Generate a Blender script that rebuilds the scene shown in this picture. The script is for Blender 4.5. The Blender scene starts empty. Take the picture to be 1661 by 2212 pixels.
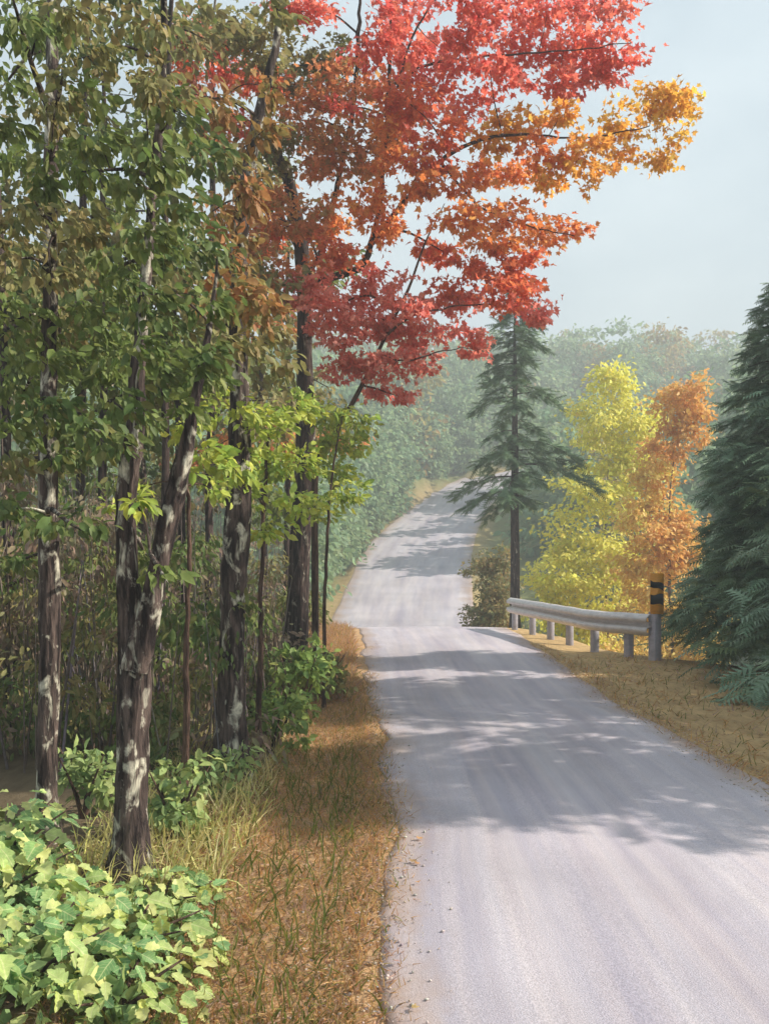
import bpy, math, random
import numpy as np
from mathutils import Vector
rng = np.random.default_rng(7)
random.seed(7)
S = bpy.context.scene
COL = S.collection

# ------------------------------------------------------------------ camera
EYE = 1.95
F = 900.0                      # focal length in pixels of a 768 x 1024 frame
HOR = 557.0                    # row of the horizon
cam_d = bpy.data.cameras.new('camera')
cam_d.sensor_fit = 'VERTICAL'
cam_d.sensor_height = 36.0
cam_d.lens = F * 36.0 / 1024.0
cam_d.shift_y = (HOR - 512.0) / 1024.0
cam_d.clip_start = 0.05
cam_d.clip_end = 3000
cam = bpy.data.objects.new('camera', cam_d)
cam.location = (0, 0, EYE)
cam.rotation_euler = (math.radians(90), 0, 0)
COL.objects.link(cam)
S.camera = cam

# ------------------------------------------------------------------ light
SUN_ELEV = math.radians(34)
SUN_AZ = math.radians(4)      # from +X (right of the road) towards +Y (ahead)
to_sun = Vector((math.cos(SUN_ELEV) * math.cos(SUN_AZ), math.cos(SUN_ELEV) * math.sin(SUN_AZ), math.sin(SUN_ELEV)))
w = bpy.data.worlds.new('World'); S.world = w; w.use_nodes = True
nt = w.node_tree; nt.nodes.clear()
wo = nt.nodes.new('ShaderNodeOutputWorld'); bg = nt.nodes.new('ShaderNodeBackground')
sky = nt.nodes.new('ShaderNodeTexSky'); sky.sky_type = 'NISHITA'; sky.sun_disc = False
sky.sun_elevation = SUN_ELEV
sky.sun_rotation = math.atan2(to_sun.x, to_sun.y)
sky.air_density = 1.2; sky.dust_density = 3.0; sky.ozone_density = 1.5
tc = nt.nodes.new('ShaderNodeTexCoord')
mp = nt.nodes.new('ShaderNodeMapping'); mp.inputs['Scale'].default_value = (1.6, 1.6, 3.2)
cn = nt.nodes.new('ShaderNodeTexNoise'); cn.inputs['Scale'].default_value = 1.5; cn.inputs['Detail'].default_value = 5; cn.inputs['Roughness'].default_value = .55
cr = nt.nodes.new('ShaderNodeValToRGB')
cr.color_ramp.elements[0].position = .34; cr.color_ramp.elements[0].color = (2.4, 3.1, 3.6, 1)
cr.color_ramp.elements[1].position = .66; cr.color_ramp.elements[1].color = (4.0, 4.65, 4.95, 1)
mx = nt.nodes.new('ShaderNodeMix'); mx.data_type = 'RGBA'; mx.inputs[0].default_value = .82
L = nt.links.new
L(tc.outputs['Generated'], mp.inputs['Vector']); L(mp.outputs[0], cn.inputs['Vector']); L(cn.outputs['Fac'], cr.inputs[0])
L(sky.outputs[0], mx.inputs[6]); L(cr.outputs[0], mx.inputs[7]); L(mx.outputs[2], bg.inputs['Color']); L(bg.outputs[0], wo.inputs['Surface'])
bg.inputs['Strength'].default_value = 0.10
sd = bpy.data.lights.new('sun', 'SUN'); sd.energy = 4.2; sd.angle = math.radians(.6); sd.color = (1, .93, .80)
so = bpy.data.objects.new('sun', sd); so.rotation_euler = to_sun.to_track_quat('Z', 'Y').to_euler(); COL.objects.link(so)
S.view_settings.view_transform = 'Standard'; S.view_settings.look = 'None'
S.view_settings.exposure = 1.1; S.view_settings.gamma = 1.0
S.render.engine = 'CYCLES'
cy = S.cycles
cy.use_denoising = True
try: cy.denoiser = 'OPENIMAGEDENOISE'
except Exception: pass
cy.max_bounces = 5; cy.diffuse_bounces = 4; cy.transmission_bounces = 3; cy.transparent_max_bounces = 4; cy.volume_bounces = 0
cy.use_adaptive_sampling = True; cy.adaptive_threshold = .02
cy.caustics_reflective = False; cy.caustics_refractive = False
cy.sample_clamp_indirect = 6

# ------------------------------------------------------------------ helpers
K = 0.4625                      # working drawing (1661 wide) to 768 wide frame
def P(dx, dy, Y):
    px, py = dx * K, dy * K
    return np.array([(px - 384.0) / F * Y, Y, EYE - (py - HOR) / F * Y])
def dpm(Y): return F / Y / K    # drawing units per metre at distance Y

def tag(o, label=None, cat=None, group=None, kind=None):
    if label: o['label'] = label
    if cat: o['category'] = cat
    if group: o['group'] = group
    if kind: o['kind'] = kind
    return o
def empty(name, loc=(0, 0, 0)):
    o = bpy.data.objects.new(name, None); o.location = loc; o.empty_display_size = .2; COL.objects.link(o); return o
def link(name, me, mat=None, parent=None):
    o = bpy.data.objects.new(name, me); COL.objects.link(o)
    if mat: 
        if not me.materials: me.materials.append(mat)
    if parent is not None:
        o.parent = parent
        o.location = -Vector(parent_world(parent))
    return o
def parent_world(p):
    v = Vector(p.location)
    while p.parent: p = p.parent; v += Vector(p.location)
    return v
def mesh_np(name, V, faces_k, smooth=False, col=None, uv=None):
    """V (n,3); faces_k: array (m,k) all the same k"""
    me = bpy.data.meshes.new(name)
    V = np.asarray(V, dtype=np.float32); Fc = np.asarray(faces_k, dtype=np.int32)
    m, k = Fc.shape
    me.vertices.add(len(V)); me.vertices.foreach_set('co', V.ravel())
    me.loops.add(m * k); me.loops.foreach_set('vertex_index', Fc.ravel())
    me.polygons.add(m); me.polygons.foreach_set('loop_start', np.arange(0, m * k, k, dtype=np.int32))
    me.update(calc_edges=True)
    if smooth: me.polygons.foreach_set('use_smooth', np.ones(m, dtype=bool))
    if col is not None:
        a = me.color_attributes.new('Col', 'FLOAT_COLOR', 'POINT')
        c = np.ones((len(V), 4), dtype=np.float32); c[:, :3] = col
        a.data.foreach_set('color', c.ravel())
    if uv is not None:
        u = me.uv_layers.new(name='UVMap')
        u.data.foreach_set('uv', np.asarray(uv, dtype=np.float32)[Fc.ravel()].ravel())
    me.validate()
    return me
def srgb(r, g, b):
    f = lambda c: (c / 255 / 12.92) if c / 255 <= .04045 else ((c / 255 + .055) / 1.055) ** 2.4
    return np.array([f(r), f(g), f(b)])

def nmat(name):
    m = bpy.data.materials.new(name); m.use_nodes = True
    n = m.node_tree; n.nodes.clear()
    out = n.nodes.new('ShaderNodeOutputMaterial')
    return m, n, out
def N(n, t, **kw):
    o = n.nodes.new(t)
    for k, v in kw.items():
        if k.startswith('_'): setattr(o, k[1:], v)
        else: o.inputs[k.replace('__', ' ')].default_value = v
    return o
def leaf_material(name, trans=.42, rough=.55, gain=1.0, source='attr', ramp=None):
    m, n, out = nmat(name)
    if source == 'attr':
        a = N(n, 'ShaderNodeAttribute', _attribute_name='Col'); c = a.outputs['Color']
    else:
        oi = N(n, 'ShaderNodeObjectInfo'); r = N(n, 'ShaderNodeValToRGB')
        e = r.color_ramp.elements
        while len(e) < len(ramp): e.new(.5)
        for i, (p_, cc) in enumerate(ramp): e[i].position = p_; e[i].color = (*cc, 1)
        n.links.new(oi.outputs['Random'], r.inputs[0]); c = r.outputs[0]
    if source == 'obj':
        to = N(n, 'ShaderNodeTexCoord'); sp_ = N(n, 'ShaderNodeSeparateXYZ'); n.links.new(to.outputs['Object'], sp_.inputs[0])
        ax = N(n, 'ShaderNodeMath', _operation='ABSOLUTE'); n.links.new(sp_.outputs[0], ax.inputs[0])
        v1 = N(n, 'ShaderNodeMath', _operation='MULTIPLY_ADD'); n.links.new(ax.outputs[0], v1.inputs[0]); v1.inputs[1].default_value = -.75; n.links.new(sp_.outputs[1], v1.inputs[2])
        v2 = N(n, 'ShaderNodeMath', _operation='MULTIPLY'); n.links.new(v1.outputs[0], v2.inputs[0]); v2.inputs[1].default_value = 44.0
        v3 = N(n, 'ShaderNodeMath', _operation='SINE'); n.links.new(v2.outputs[0], v3.inputs[0])
        v4 = N(n, 'ShaderNodeMapRange'); v4.inputs[1].default_value = .80; v4.inputs[2].default_value = 1.0; v4.inputs[4].default_value = .35; n.links.new(v3.outputs[0], v4.inputs[0])
        v5 = N(n, 'ShaderNodeMapRange'); v5.inputs[1].default_value = .03; v5.inputs[2].default_value = .012; v5.inputs[4].default_value = .6; n.links.new(ax.outputs[0], v5.inputs[0])
        v6 = N(n, 'ShaderNodeMath', _operation='MAXIMUM'); n.links.new(v4.outputs[0], v6.inputs[0]); n.links.new(v5.outputs[0], v6.inputs[1])
        vm = N(n, 'ShaderNodeMix', _data_type='RGBA'); vm.inputs[7].default_value = (*srgb(226, 226, 170), 1)
        n.links.new(v6.outputs[0], vm.inputs[0]); n.links.new(c, vm.inputs[6]); c = vm.outputs[2]
    # veins and mottling
    g = N(n, 'ShaderNodeNewGeometry'); ns = N(n, 'ShaderNodeTexNoise', Scale=26.0, Detail=3.0)
    n.links.new(g.outputs['Position'], ns.inputs['Vector'])
    mr = N(n, 'ShaderNodeMapRange'); mr.inputs[1].default_value = .3; mr.inputs[2].default_value = .7; mr.inputs[3].default_value = .78; mr.inputs[4].default_value = 1.2
    n.links.new(ns.outputs['Fac'], mr.inputs[0])
    mu = N(n, 'ShaderNodeVectorMath', _operation='SCALE'); n.links.new(c, mu.inputs[0]); n.links.new(mr.outputs[0], mu.inputs['Scale'])
    b = N(n, 'ShaderNodeBsdfPrincipled', Roughness=rough); b.inputs['Specular IOR Level'].default_value = .25
    t = N(n, 'ShaderNodeBsdfTranslucent')
    x = N(n, 'ShaderNodeMixShader', Fac=trans)
    n.links.new(mu.outputs[0], b.inputs['Base Color']); n.links.new(mu.outputs[0], t.inputs['Color'])
    n.links.new(b.outputs[0], x.inputs[1]); n.links.new(t.outputs[0], x.inputs[2]); n.links.new(x.outputs[0], out.inputs['Surface'])
    return m
def bark_material(name, dark, mid, lichen, amount, scale=1.0):
    m, n, out = nmat(name)
    tcn = N(n, 'ShaderNodeNewGeometry')
    mp1 = N(n, 'ShaderNodeMapping'); mp1.inputs['Scale'].default_value = (22 * scale, 22 * scale, 3.2 * scale)
    n.links.new(tcn.outputs['Position'], mp1.inputs['Vector'])
    n1 = N(n, 'ShaderNodeTexNoise', Scale=1.0, Detail=6.0, Roughness=.65); n.links.new(mp1.outputs[0], n1.inputs['Vector'])
    r1 = N(n, 'ShaderNodeValToRGB'); e = r1.color_ramp.elements
    e[0].position = .42; e[0].color = (*dark, 1); e[1].position = .70; e[1].color = (*mid, 1)
    n.links.new(n1.outputs['Fac'], r1.inputs[0])
    mp2 = N(n, 'ShaderNodeMapping'); mp2.inputs['Scale'].default_value = (10 * scale, 10 * scale, 5.0 * scale)
    n.links.new(tcn.outputs['Position'], mp2.inputs['Vector'])
    n2 = N(n, 'ShaderNodeTexNoise', Scale=1.0, Detail=4.0, Roughness=.6, Distortion=.6); n.links.new(mp2.outputs[0], n2.inputs['Vector'])
    r2 = N(n, 'ShaderNodeValToRGB'); e = r2.color_ramp.elements
    e[0].position = amount; e[0].color = (0, 0, 0, 1); e[1].position = amount + .14; e[1].color = (1, 1, 1, 1)
    n.links.new(n2.outputs['Fac'], r2.inputs[0])
    mixc = N(n, 'ShaderNodeMix', _data_type='RGBA'); mixc.inputs[7].default_value = (*lichen, 1)
    n.links.new(r2.outputs[0], mixc.inputs[0]); n.links.new(r1.outputs[0], mixc.inputs[6])
    b = N(n, 'ShaderNodeBsdfPrincipled', Roughness=.9); b.inputs['Specular IOR Level'].default_value = .15
    n.links.new(mixc.outputs[2], b.inputs['Base Color'])
    bp = N(n, 'ShaderNodeBump', Strength=1.0, Distance=.05); n.links.new(n1.outputs['Fac'], bp.inputs['Height']); n.links.new(bp.outputs[0], b.inputs['Normal'])
    n.links.new(b.outputs[0], out.inputs['Surface'])
    return m

# ------------------------------------------------------------------ leaf templates (triangles)
def fan(outline, fold=.12, centre=(0, .45)):
    """outline: list of (x,y) around; folded up along the midrib"""
    pts = [(x, y, fold * abs(x)) for x, y in outline]
    V = [(centre[0], centre[1], 0)] + pts
    T = [(0, i + 1, (i + 1) % len(pts) + 1) for i in range(len(pts))]
    return np.array(V, dtype=float), np.array(T)
MAPLE = fan([(0, 0), (.13, .17), (.42, .14), (.33, .34), (.52, .62), (.24, .58), (.15, .72), (0, 1), (-.15, .72), (-.24, .58), (-.52, .62), (-.33, .34), (-.42, .14), (-.13, .17)], fold=.22)
def maple_variant():
    o_ = [(0, 0), (.13, .17), (.42, .14), (.33, .34), (.52, .62), (.24, .58), (.15, .72), (0, 1), (-.15, .72), (-.24, .58), (-.52, .62), (-.33, .34), (-.42, .14), (-.13, .17)]
    k1, k2 = rng.uniform(.7, 1.15, 2)
    o_ = [(x_ * (k1 if x_ > 0 else k2) + rng.normal(0, .035), y_ + rng.normal(0, .045)) for x_, y_ in o_]
    V_, T_ = fan(o_, rng.uniform(-.2, .55)); V_[:, 2] -= rng.uniform(-.15, .7) * (V_[:, 1] - .4) ** 2; V_[:, 2] += rng.normal(0, .03, len(V_))
    return V_, T_
MAPLES = [maple_variant() for _ in range(7)]
OVAL = (np.array([(0, 0, 0), (.22, .3, .07), (.2, .65, .06), (0, 1, -.08), (-.2, .65, .06), (-.22, .3, .07), (0, .5, 0)], dtype=float),
        np.array([(0, 1, 6), (1, 2, 6), (2, 3, 6), (3, 4, 6), (4, 5, 6), (5, 0, 6)]))
BROAD = fan([(0, 0), (.22, .1), (.36, .28), (.4, .5), (.3, .74), (.13, .9), (0, 1.04), (-.13, .9), (-.3, .74), (-.4, .5), (-.36, .28), (-.22, .1)], fold=.2)
def needle_spray():
    V = []; T = []
    V += [(-.02, 0, 0), (.02, 0, 0), (0, 1, -.12)]; T.append((0, 1, 2))
    for i, y in enumerate((.05, .2, .35, .5, .65, .8)):
        l = .34 * (1 - .55 * y)
        for s in (-1, 1):
            b = len(V)
            V += [(0, y, -.1 * y * y), (0, y + .13, -.1 * y * y), (s * l, y + .26, -.06 - .1 * y)]
            T.append((b, b + 1, b + 2) if s > 0 else (b + 1, b, b + 2))
    return np.array(V, dtype=float), np.array(T)
NEEDLE = needle_spray()
BLADE = (np.array([(-.012, 0, 0), (.012, 0, 0), (-.010, .4, .03), (.010, .4, .03), (-.006, .75, .12), (.006, .75, .12), (0, 1, .28)], dtype=float),
         np.array([(0, 1, 3), (0, 3, 2), (2, 3, 5), (2, 5, 4), (4, 5, 6)]))

def norm(a): return a / np.maximum(np.linalg.norm(a, axis=1, keepdims=True), 1e-9)
def place(tmpl, pos, tip, nrm, size, width=None):
    """place template at pos (N,3), +y along tip, +z about nrm"""
    V, T = tmpl
    t = norm(tip); s = norm(np.cross(t, nrm)); n_ = np.cross(s, t)
    sz = size[:, None]; wd = (size if width is None else width)[:, None]
    out = pos[:, None, :] + (V[None, :, 0:1] * (s * wd)[:, None, :] + V[None, :, 1:2] * (t * sz)[:, None, :] + V[None, :, 2:3] * (n_ * wd)[:, None, :])
    k = len(V); Np = len(pos)
    faces = (T[None] + (np.arange(Np) * k)[:, None, None]).reshape(-1, 3)
    return out.reshape(-1, 3), faces, k
class Bag:
    def __init__(s): s.V = []; s.T = []; s.C = []; s.n = 0
    def add(s, V, T, C):
        s.V.append(V); s.T.append(T + s.n); s.C.append(np.broadcast_to(C, (len(V), 3))); s.n += len(V)
    def leaves(s, tmpl, pos, tip, nrm, size, col, width=None):
        V, T, k = place(tmpl, pos, tip, nrm, size, width); s.add(V, T, np.repeat(col, k, axis=0))
    def build(s, name, mat, parent=None, smooth=False):
        me = mesh_np(name, np.concatenate(s.V), np.concatenate(s.T), smooth, np.concatenate(s.C))
        return link(name, me, mat, parent)

def pal(*cs): return np.array([srgb(*c) for c in cs])
PAL = {
    'red':   pal((232, 112, 98), (236, 126, 106), (224, 96, 88), (238, 142, 120), (228, 120, 112), (238, 130, 96)),
    'redor': pal((236, 132, 88), (230, 118, 86), (240, 146, 94), (224, 126, 84), (228, 110, 88)),
    'orange': pal((238, 152, 86), (242, 164, 94), (232, 140, 82), (244, 176, 102), (236, 136, 86)),
    'gold':  pal((240, 182, 82), (244, 194, 96), (234, 166, 78), (246, 204, 108), (228, 156, 78)),
    'yellow': pal((242, 192, 84), (246, 202, 96), (236, 180, 78), (230, 168, 80)),
    'rust':  pal((222, 148, 98), (212, 144, 96), (228, 152, 102), (194, 148, 94), (232, 146, 100), (182, 154, 94)),
    'olive': pal((136, 136, 84), (148, 144, 90), (122, 128, 78), (154, 138, 88), (140, 124, 80), (160, 154, 104)),
    'green': pal((118, 134, 70), (108, 126, 66), (130, 144, 78), (100, 118, 62), (142, 146, 86), (124, 132, 74)),
    'deep':  pal((98, 120, 66), (106, 126, 70), (90, 110, 60), (116, 128, 72), (124, 122, 70)),
    'bronze': pal((170, 132, 82), (152, 138, 84), (188, 128, 82), (140, 134, 80), (164, 120, 74)),
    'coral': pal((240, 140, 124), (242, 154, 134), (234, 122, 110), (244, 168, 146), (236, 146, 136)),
    'mid':   pal((134, 156, 82), (120, 146, 80), (150, 170, 92), (108, 134, 76), (164, 176, 96)),
    'lime':  pal((186, 198, 92), (170, 188, 84), (200, 208, 110), (150, 176, 78), (206, 202, 84), (140, 160, 80)),
    'fore':  pal((130, 178, 92), (158, 190, 96), (108, 160, 92), (184, 204, 112), (88, 140, 84), (200, 208, 110)),
    'blue':  pal((160, 180, 116), (138, 164, 106), (174, 190, 124), (122, 148, 94), (182, 192, 118)),
    'brown': pal((150, 124, 106), (160, 134, 116), (136, 116, 104), (146, 130, 112), (168, 146, 124), (134, 128, 92), (126, 134, 90)),
    'pinktan': pal((206, 126, 104), (198, 132, 106), (184, 120, 94), (214, 138, 116)),
}
def pick(name, n, jit=.12):
    p = PAL[name]; c = p[rng.integers(0, len(p), n)]
    return np.clip(c * (1 + rng.normal(0, jit, (n, 1))) * (1 + rng.normal(0, .04, (n, 3))), .002, .95)

def clump(bag, c, rad, tmpl, size, palette, cover=2.0, droop=.5, sweep=(0, 0, 0), area=.35, width=1.0, subs=10):
    """an irregular spray: leaves round a number of sub-centres inside an ellipsoid"""
    c = np.asarray(c, float); rad = np.asarray(rad, float)
    n = int(cover * math.pi * rad[0] * rad[2] / (size * size * area * width))
    n = max(n, 12)
    u = norm(rng.normal(size=(subs, 3))) * (rng.random((subs, 1)) ** .45)
    sc = c + u * rad * .92
    wgt = rng.random(subs) + .35; idx = rng.choice(subs, n, p=wgt / wgt.sum())
    spread = rad * rng.uniform(.22, .40, (subs, 1))
    pos = sc[idx] + rng.normal(size=(n, 3)) * spread[idx] * .85
    # flatten every sub-spray to a tilted layer
    pos[:, 2] = sc[idx, 2] + (pos[:, 2] - sc[idx, 2]) * .6
    out = norm(pos - c + 1e-6)
    tip = out * .7 + rng.normal(size=(n, 3)) * .6 + np.array([0, 0, -droop]) + np.array(sweep)
    nrm = rng.normal(size=(n, 3)) * .75 + np.array([0.25, -.25, .8])
    s = size * rng.uniform(.55, 1.3, n)
    base = np.array([pick(palette, 1, .05)[0] for _ in range(subs)])
    col = pick(palette, n) * .7 + base[idx] * .3
    if isinstance(tmpl, list):
        w_ = rng.integers(0, len(tmpl), n)
        for k_, t_ in enumerate(tmpl):
            m_ = w_ == k_
            if m_.any(): bag.leaves(t_, pos[m_], tip[m_], nrm[m_], s[m_], col[m_], s[m_] * width)
    else: bag.leaves(tmpl, pos, tip, nrm, s, col, s * width)

# ------------------------------------------------------------------ tubes for trunks and limbs
def smooth_path(pts, rad, per=6):
    pts = np.asarray(pts, float); rad = np.asarray(rad, float); n = len(pts)
    if n < 3:
        t = np.linspace(0, 1, per + 1)[:, None]; return pts[0] * (1 - t) + pts[1] * t, rad[0] * (1 - t[:, 0]) + rad[1] * t[:, 0]
    ext = np.vstack([2 * pts[0] - pts[1], pts, 2 * pts[-1] - pts[-2]])
    O = []; R = []
    for i in range(n - 1):
        p0, p1, p2, p3 = ext[i:i + 4]
        for j in range(per):
            t = j / per
            O.append(.5 * ((2 * p1) + (-p0 + p2) * t + (2 * p0 - 5 * p1 + 4 * p2 - p3) * t * t + (-p0 + 3 * p1 - 3 * p2 + p3) * t ** 3)); R.append(rad[i] * (1 - t) + rad[i + 1] * t)
    O.append(pts[-1]); R.append(rad[-1])
    return np.array(O), np.array(R)
def tube(pts, rad, sides=12, lump=.1, flare=0, per=6, wob=0):
    O, R = smooth_path(pts, rad, per)
    n = len(O)
    if wob: O = O + rng.normal(0, wob, O.shape) * np.linspace(0, 1, n)[:, None] ** .3
    tang = np.gradient(O, axis=0); tang = norm(tang)
    ref = np.array([0., 1., 0.]) if abs(tang[0, 1]) < .9 else np.array([1., 0, 0])
    ang = np.linspace(0, 2 * math.pi, sides, endpoint=False)
    V = []
    ph = rng.uniform(0, 6.28, 6)
    ridges = rng.normal(0, lump, sides)
    for i in range(n):
        a = np.cross(tang[i], ref); a /= max(np.linalg.norm(a), 1e-6); b = np.cross(tang[i], a)
        r = R[i] * (1 + ridges * .6 + lump * np.sin(ang * 2 + ph[0] + i * .33) + lump * .7 * np.sin(ang * 3 + ph[1] - i * .21) + rng.normal(0, lump * .35, sides))
        if flare:
            h = O[i, 2] - O[0, 2]
            r = r * (1 + flare * math.exp(-h / (R[0] * 2.2)) * (1 + .5 * np.sin(ang * 4 + ph[2])))
        V.append(O[i] + np.outer(np.cos(ang) * r, a) + np.outer(np.sin(ang) * r, b))
    V = np.concatenate(V + [O[-1:]])
    Fq = []
    for i in range(n - 1):
        for j in range(sides):
            a0 = i * sides + j; a1 = i * sides + (j + 1) % sides
            Fq += [(a0, a1, a1 + sides), (a0, a1 + sides, a0 + sides)]
    e = len(V) - 1; i = n - 1
    Fq += [(i * sides + j, i * sides + (j + 1) % sides, e) for j in range(sides)]
    return V, np.array(Fq), O, R
class Tree:
    def __init__(s, name, base, label, cat, bark, leafmat, group=None):
        s.root = empty(name, tuple(base)); tag(s.root, label, cat, group)
        s.bark = bark; s.leafmat = leafmat; s.paths = []; s.bag = Bag(); s.twigs = []
    def limb(s, pts, rad, name='branch', sides=10, lump=.08, flare=0, per=6, wob=0):
        V, T, O, R = tube(pts, rad, sides, lump, flare, per, wob)
        s.paths.append((O, R))
        o = link(name, mesh_np(name, V, T, True), s.bark, s.root if name != 'branch' else s.main)
        if name == 'trunk': s.main = o
        return o
    def nearest(s, c):
        best = None
        for O, R in s.paths:
            d = np.linalg.norm((O - c) * np.array([1, 1, 1.25]) + np.array([0, 0, 0]), axis=1) + (O[:, 2] > c[2] + .3) * .6
            i = int(d.argmin())
            if best is None or d[i] < best[0]: best = (d[i], O[i], R[i])
        return best
    def spray(s, c, rad, tmpl, size, palette, twig=True, **kw):
        c = np.asarray(c, float)
        clump(s.bag, c, rad, tmpl, size, palette, **kw)
        if twig:
            d, p0, r0 = s.nearest(c)
            if d > .12:
                mid = (p0 + c) / 2 + np.array([0, 0, .10 * d]) + rng.normal(0, .04 * d, 3)
                r = min(r0 * .55, .012 + .012 * d)
                V, T, O, R = tube([p0, mid, c, c + (c - mid) * .5], [r, r * .7, r * .45, r * .12], 5, .05, 0, 4)
                s.twigs.append((V, T)); s.paths.append((O, R))
    def finish(s, crown='crown'):
        if s.twigs:
            n = 0; VV = []; TT = []
            for V, T in s.twigs: VV.append(V); TT.append(T + n); n += len(V)
            o = link('twigs', mesh_np('twigs', np.concatenate(VV), np.concatenate(TT), True), s.bark, s.root); o['kind'] = 'stuff'
        if s.bag.V:
            o = s.bag.build(crown, s.leafmat, s.root); o['kind'] = 'stuff'
        return s.root

# ------------------------------------------------------------------ ground shape
def sstep(a, b, x): t = np.clip((np.asarray(x, float) - a) / (b - a), 0, 1); return t * t * (3 - 2 * t)
_py = np.array([-60, 16, 21, 25, 29, 33, 38, 43, 48, 60, 75, 90, 110, 140, 170, 220, 320.])
_pz = np.array([0, 0, .0, -.05, -.42, -1.05, -1.8, -2.15, -1.7, .5, 4.2, 8.0, 14., 24., 29., 31., 32.])
def pchip(x):
    x = np.asarray(x, float); h = np.diff(_py); d = np.diff(_pz) / h
    m = np.zeros(len(_py)); m[0], m[-1] = d[0], d[-1]
    for i in range(1, len(_py) - 1):
        m[i] = 0 if d[i - 1] * d[i] <= 0 else 2 * d[i - 1] * d[i] / (d[i - 1] + d[i])
    i = np.clip(np.searchsorted(_py, x) - 1, 0, len(h) - 1); t = (x - _py[i]) / h[i]
    return ((2 * t ** 3 - 3 * t ** 2 + 1) * _pz[i] + (t ** 3 - 2 * t ** 2 + t) * h[i] * m[i] + (-2 * t ** 3 + 3 * t ** 2) * _pz[i + 1] + (t ** 3 - t ** 2) * h[i] * m[i + 1])
_cy = np.array([-60, 6, 12, 20, 26, 36, 47, 66, 84, 92, 100, 107, 320.]); _cx = np.array([1.65, 1.63, 1.43, 1.40, 1.3, 1.0, 1.0, 2.3, 6.0, 8.6, 14., 24., 60.])
_wy = np.array([-60, 4.2, 6.5, 12, 20, 25, 28, 36, 47, 66, 84, 320.]); _ww = np.array([1.80, 1.74, 1.62, 1.70, 1.9, 2.12, 2.6, 3.4, 4.0, 4.1, 3.6, 3.4])
def road_c(y): return np.interp(y, _cy, _cx)
def road_w(y): return np.interp(y, _wy, _ww)
_ry = np.array([17.3, 17.9, 19.0, 20.4, 21.7, 22.9, 24.7, 40]); _rx = np.array([5.19, 4.85, 4.43, 4.19, 4.0, 3.76, 3.57, 4.2])
def rail_x(y): return np.interp(y, _ry, _rx)
def wave(x, y, s=1.0): return np.sin(x * 1.3 * s + 1.7) * np.cos(y * 1.1 * s + .4) * .5 + np.sin(x * 2.9 * s + y * 2.3 * s) * .25 + np.sin(y * 5.1 * s - x * 4.2 * s) * .12
def ground(x, y):
    x = np.asarray(x, float); y = np.asarray(y, float)
    z = pchip(y)
    c = road_c(y); hw = road_w(y); d = np.abs(x - c) - hw
    off = sstep(.1, 1.2, d)
    left = np.where(x < c, 1.0, 0.0); L_ = np.maximum(-(x - c) - hw, 0)
    z = z + left * (.10 * sstep(.3, 2.2, L_) + .22 * np.maximum(L_ - 2.2, 0) * sstep(7, 16, y) * np.clip(1 - (y - 60) / 60, 0, 1) * np.clip(1 - (L_ - 40) / 120, .3, 1))
    z = z - (1 - left) * .04 * sstep(.05, .8, d)
    # the bank behind the guard rail falls away into the hollow
    dr = x - rail_x(y)
    drop = sstep(.35, 4.5, dr - .8 * (1 - sstep(16, 18, y))) * sstep(15.5, 19.5, y) * 4.2 * (1 - sstep(44, 62, y))
    z = z - (1 - left) * drop
    z = z + off * wave(x, y) * .05 + off * wave(x * .12, y * .12) * sstep(40, 90, y) * 2.2
    far = np.abs(y) > 40
    z = z - np.where(far, .22 * sstep(.35, 1.0, -d), .05 * sstep(.14, .4, -d))
    return z
def G(x, y): return float(ground(np.array([x]), np.array([y]))[0])

def grade(lo, hi, dense_lo, dense_hi, step, grow=1.13):
    a = list(np.arange(dense_lo, dense_hi + 1e-6, step)); s = step; v = a[-1]
    while v < hi: s *= grow; v += s; a.append(min(v, hi))
    s = step; v = dense_lo
    b = []
    while v > lo: s *= grow; v -= s; b.append(max(v, lo))
    return np.array(b[::-1] + a)
gx = grade(-170, 170, -6, 9, .22, 1.12); gy = grade(-40, 205, 2, 34, .25, 1.05)
X, Y = np.meshgrid(gx, gy); Z = ground(X, Y)
nx, ny = len(gx), len(gy)
Vg = np.stack([X, Y, Z], -1).reshape(-1, 3)
ii = (np.arange(ny - 1)[:, None] * nx + np.arange(nx - 1)[None]).ravel()
Fg = np.stack([ii, ii + 1, ii + nx + 1, ii + nx], 1)
# soil colours by place: tan verge, brown forest floor, green slopes
d = np.abs(X - road_c(Y)) - road_w(Y); lft = X < road_c(Y)
tan = srgb(190, 154, 116); tan2 = srgb(190, 160, 116); floor_ = srgb(112, 98, 78); grassy = srgb(120, 122, 78); dark = srgb(98, 84, 64)
c = np.zeros((ny, nx, 3)); 
wl = sstep(.5, 2.0, d + wave(X, Y) * .5)[..., None]
cl = tan * (1 - wl) + floor_ * wl
wr = sstep(1.6, 4.0, d + wave(X, Y) * .5)[..., None]
crr = tan2 * (1 - wr) + dark * wr
c = np.where(lft[..., None], cl, crr)
wf = sstep(30, 42, Y)[..., None] * (.45 + .55 * sstep(.2, 1.6, d))[..., None]
c = c * (1 - wf) + grassy * wf
M_ground, n, out = nmat('soil')
a = N(n, 'ShaderNodeAttribute', _attribute_name='Col'); g = N(n, 'ShaderNodeNewGeometry')
n1 = N(n, 'ShaderNodeTexNoise', Scale=1.6, Detail=9.0, Roughness=.7); n.links.new(g.outputs['Position'], n1.inputs['Vector'])
mpg = N(n, 'ShaderNodeMapping'); mpg.inputs['Scale'].default_value = (9, 2.2, 9); n.links.new(g.outputs['Position'], mpg.inputs['Vector'])
n2 = N(n, 'ShaderNodeTexNoise', Scale=1.0, Detail=6.0, Roughness=.7); n.links.new(mpg.outputs[0], n2.inputs['Vector'])
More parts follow.
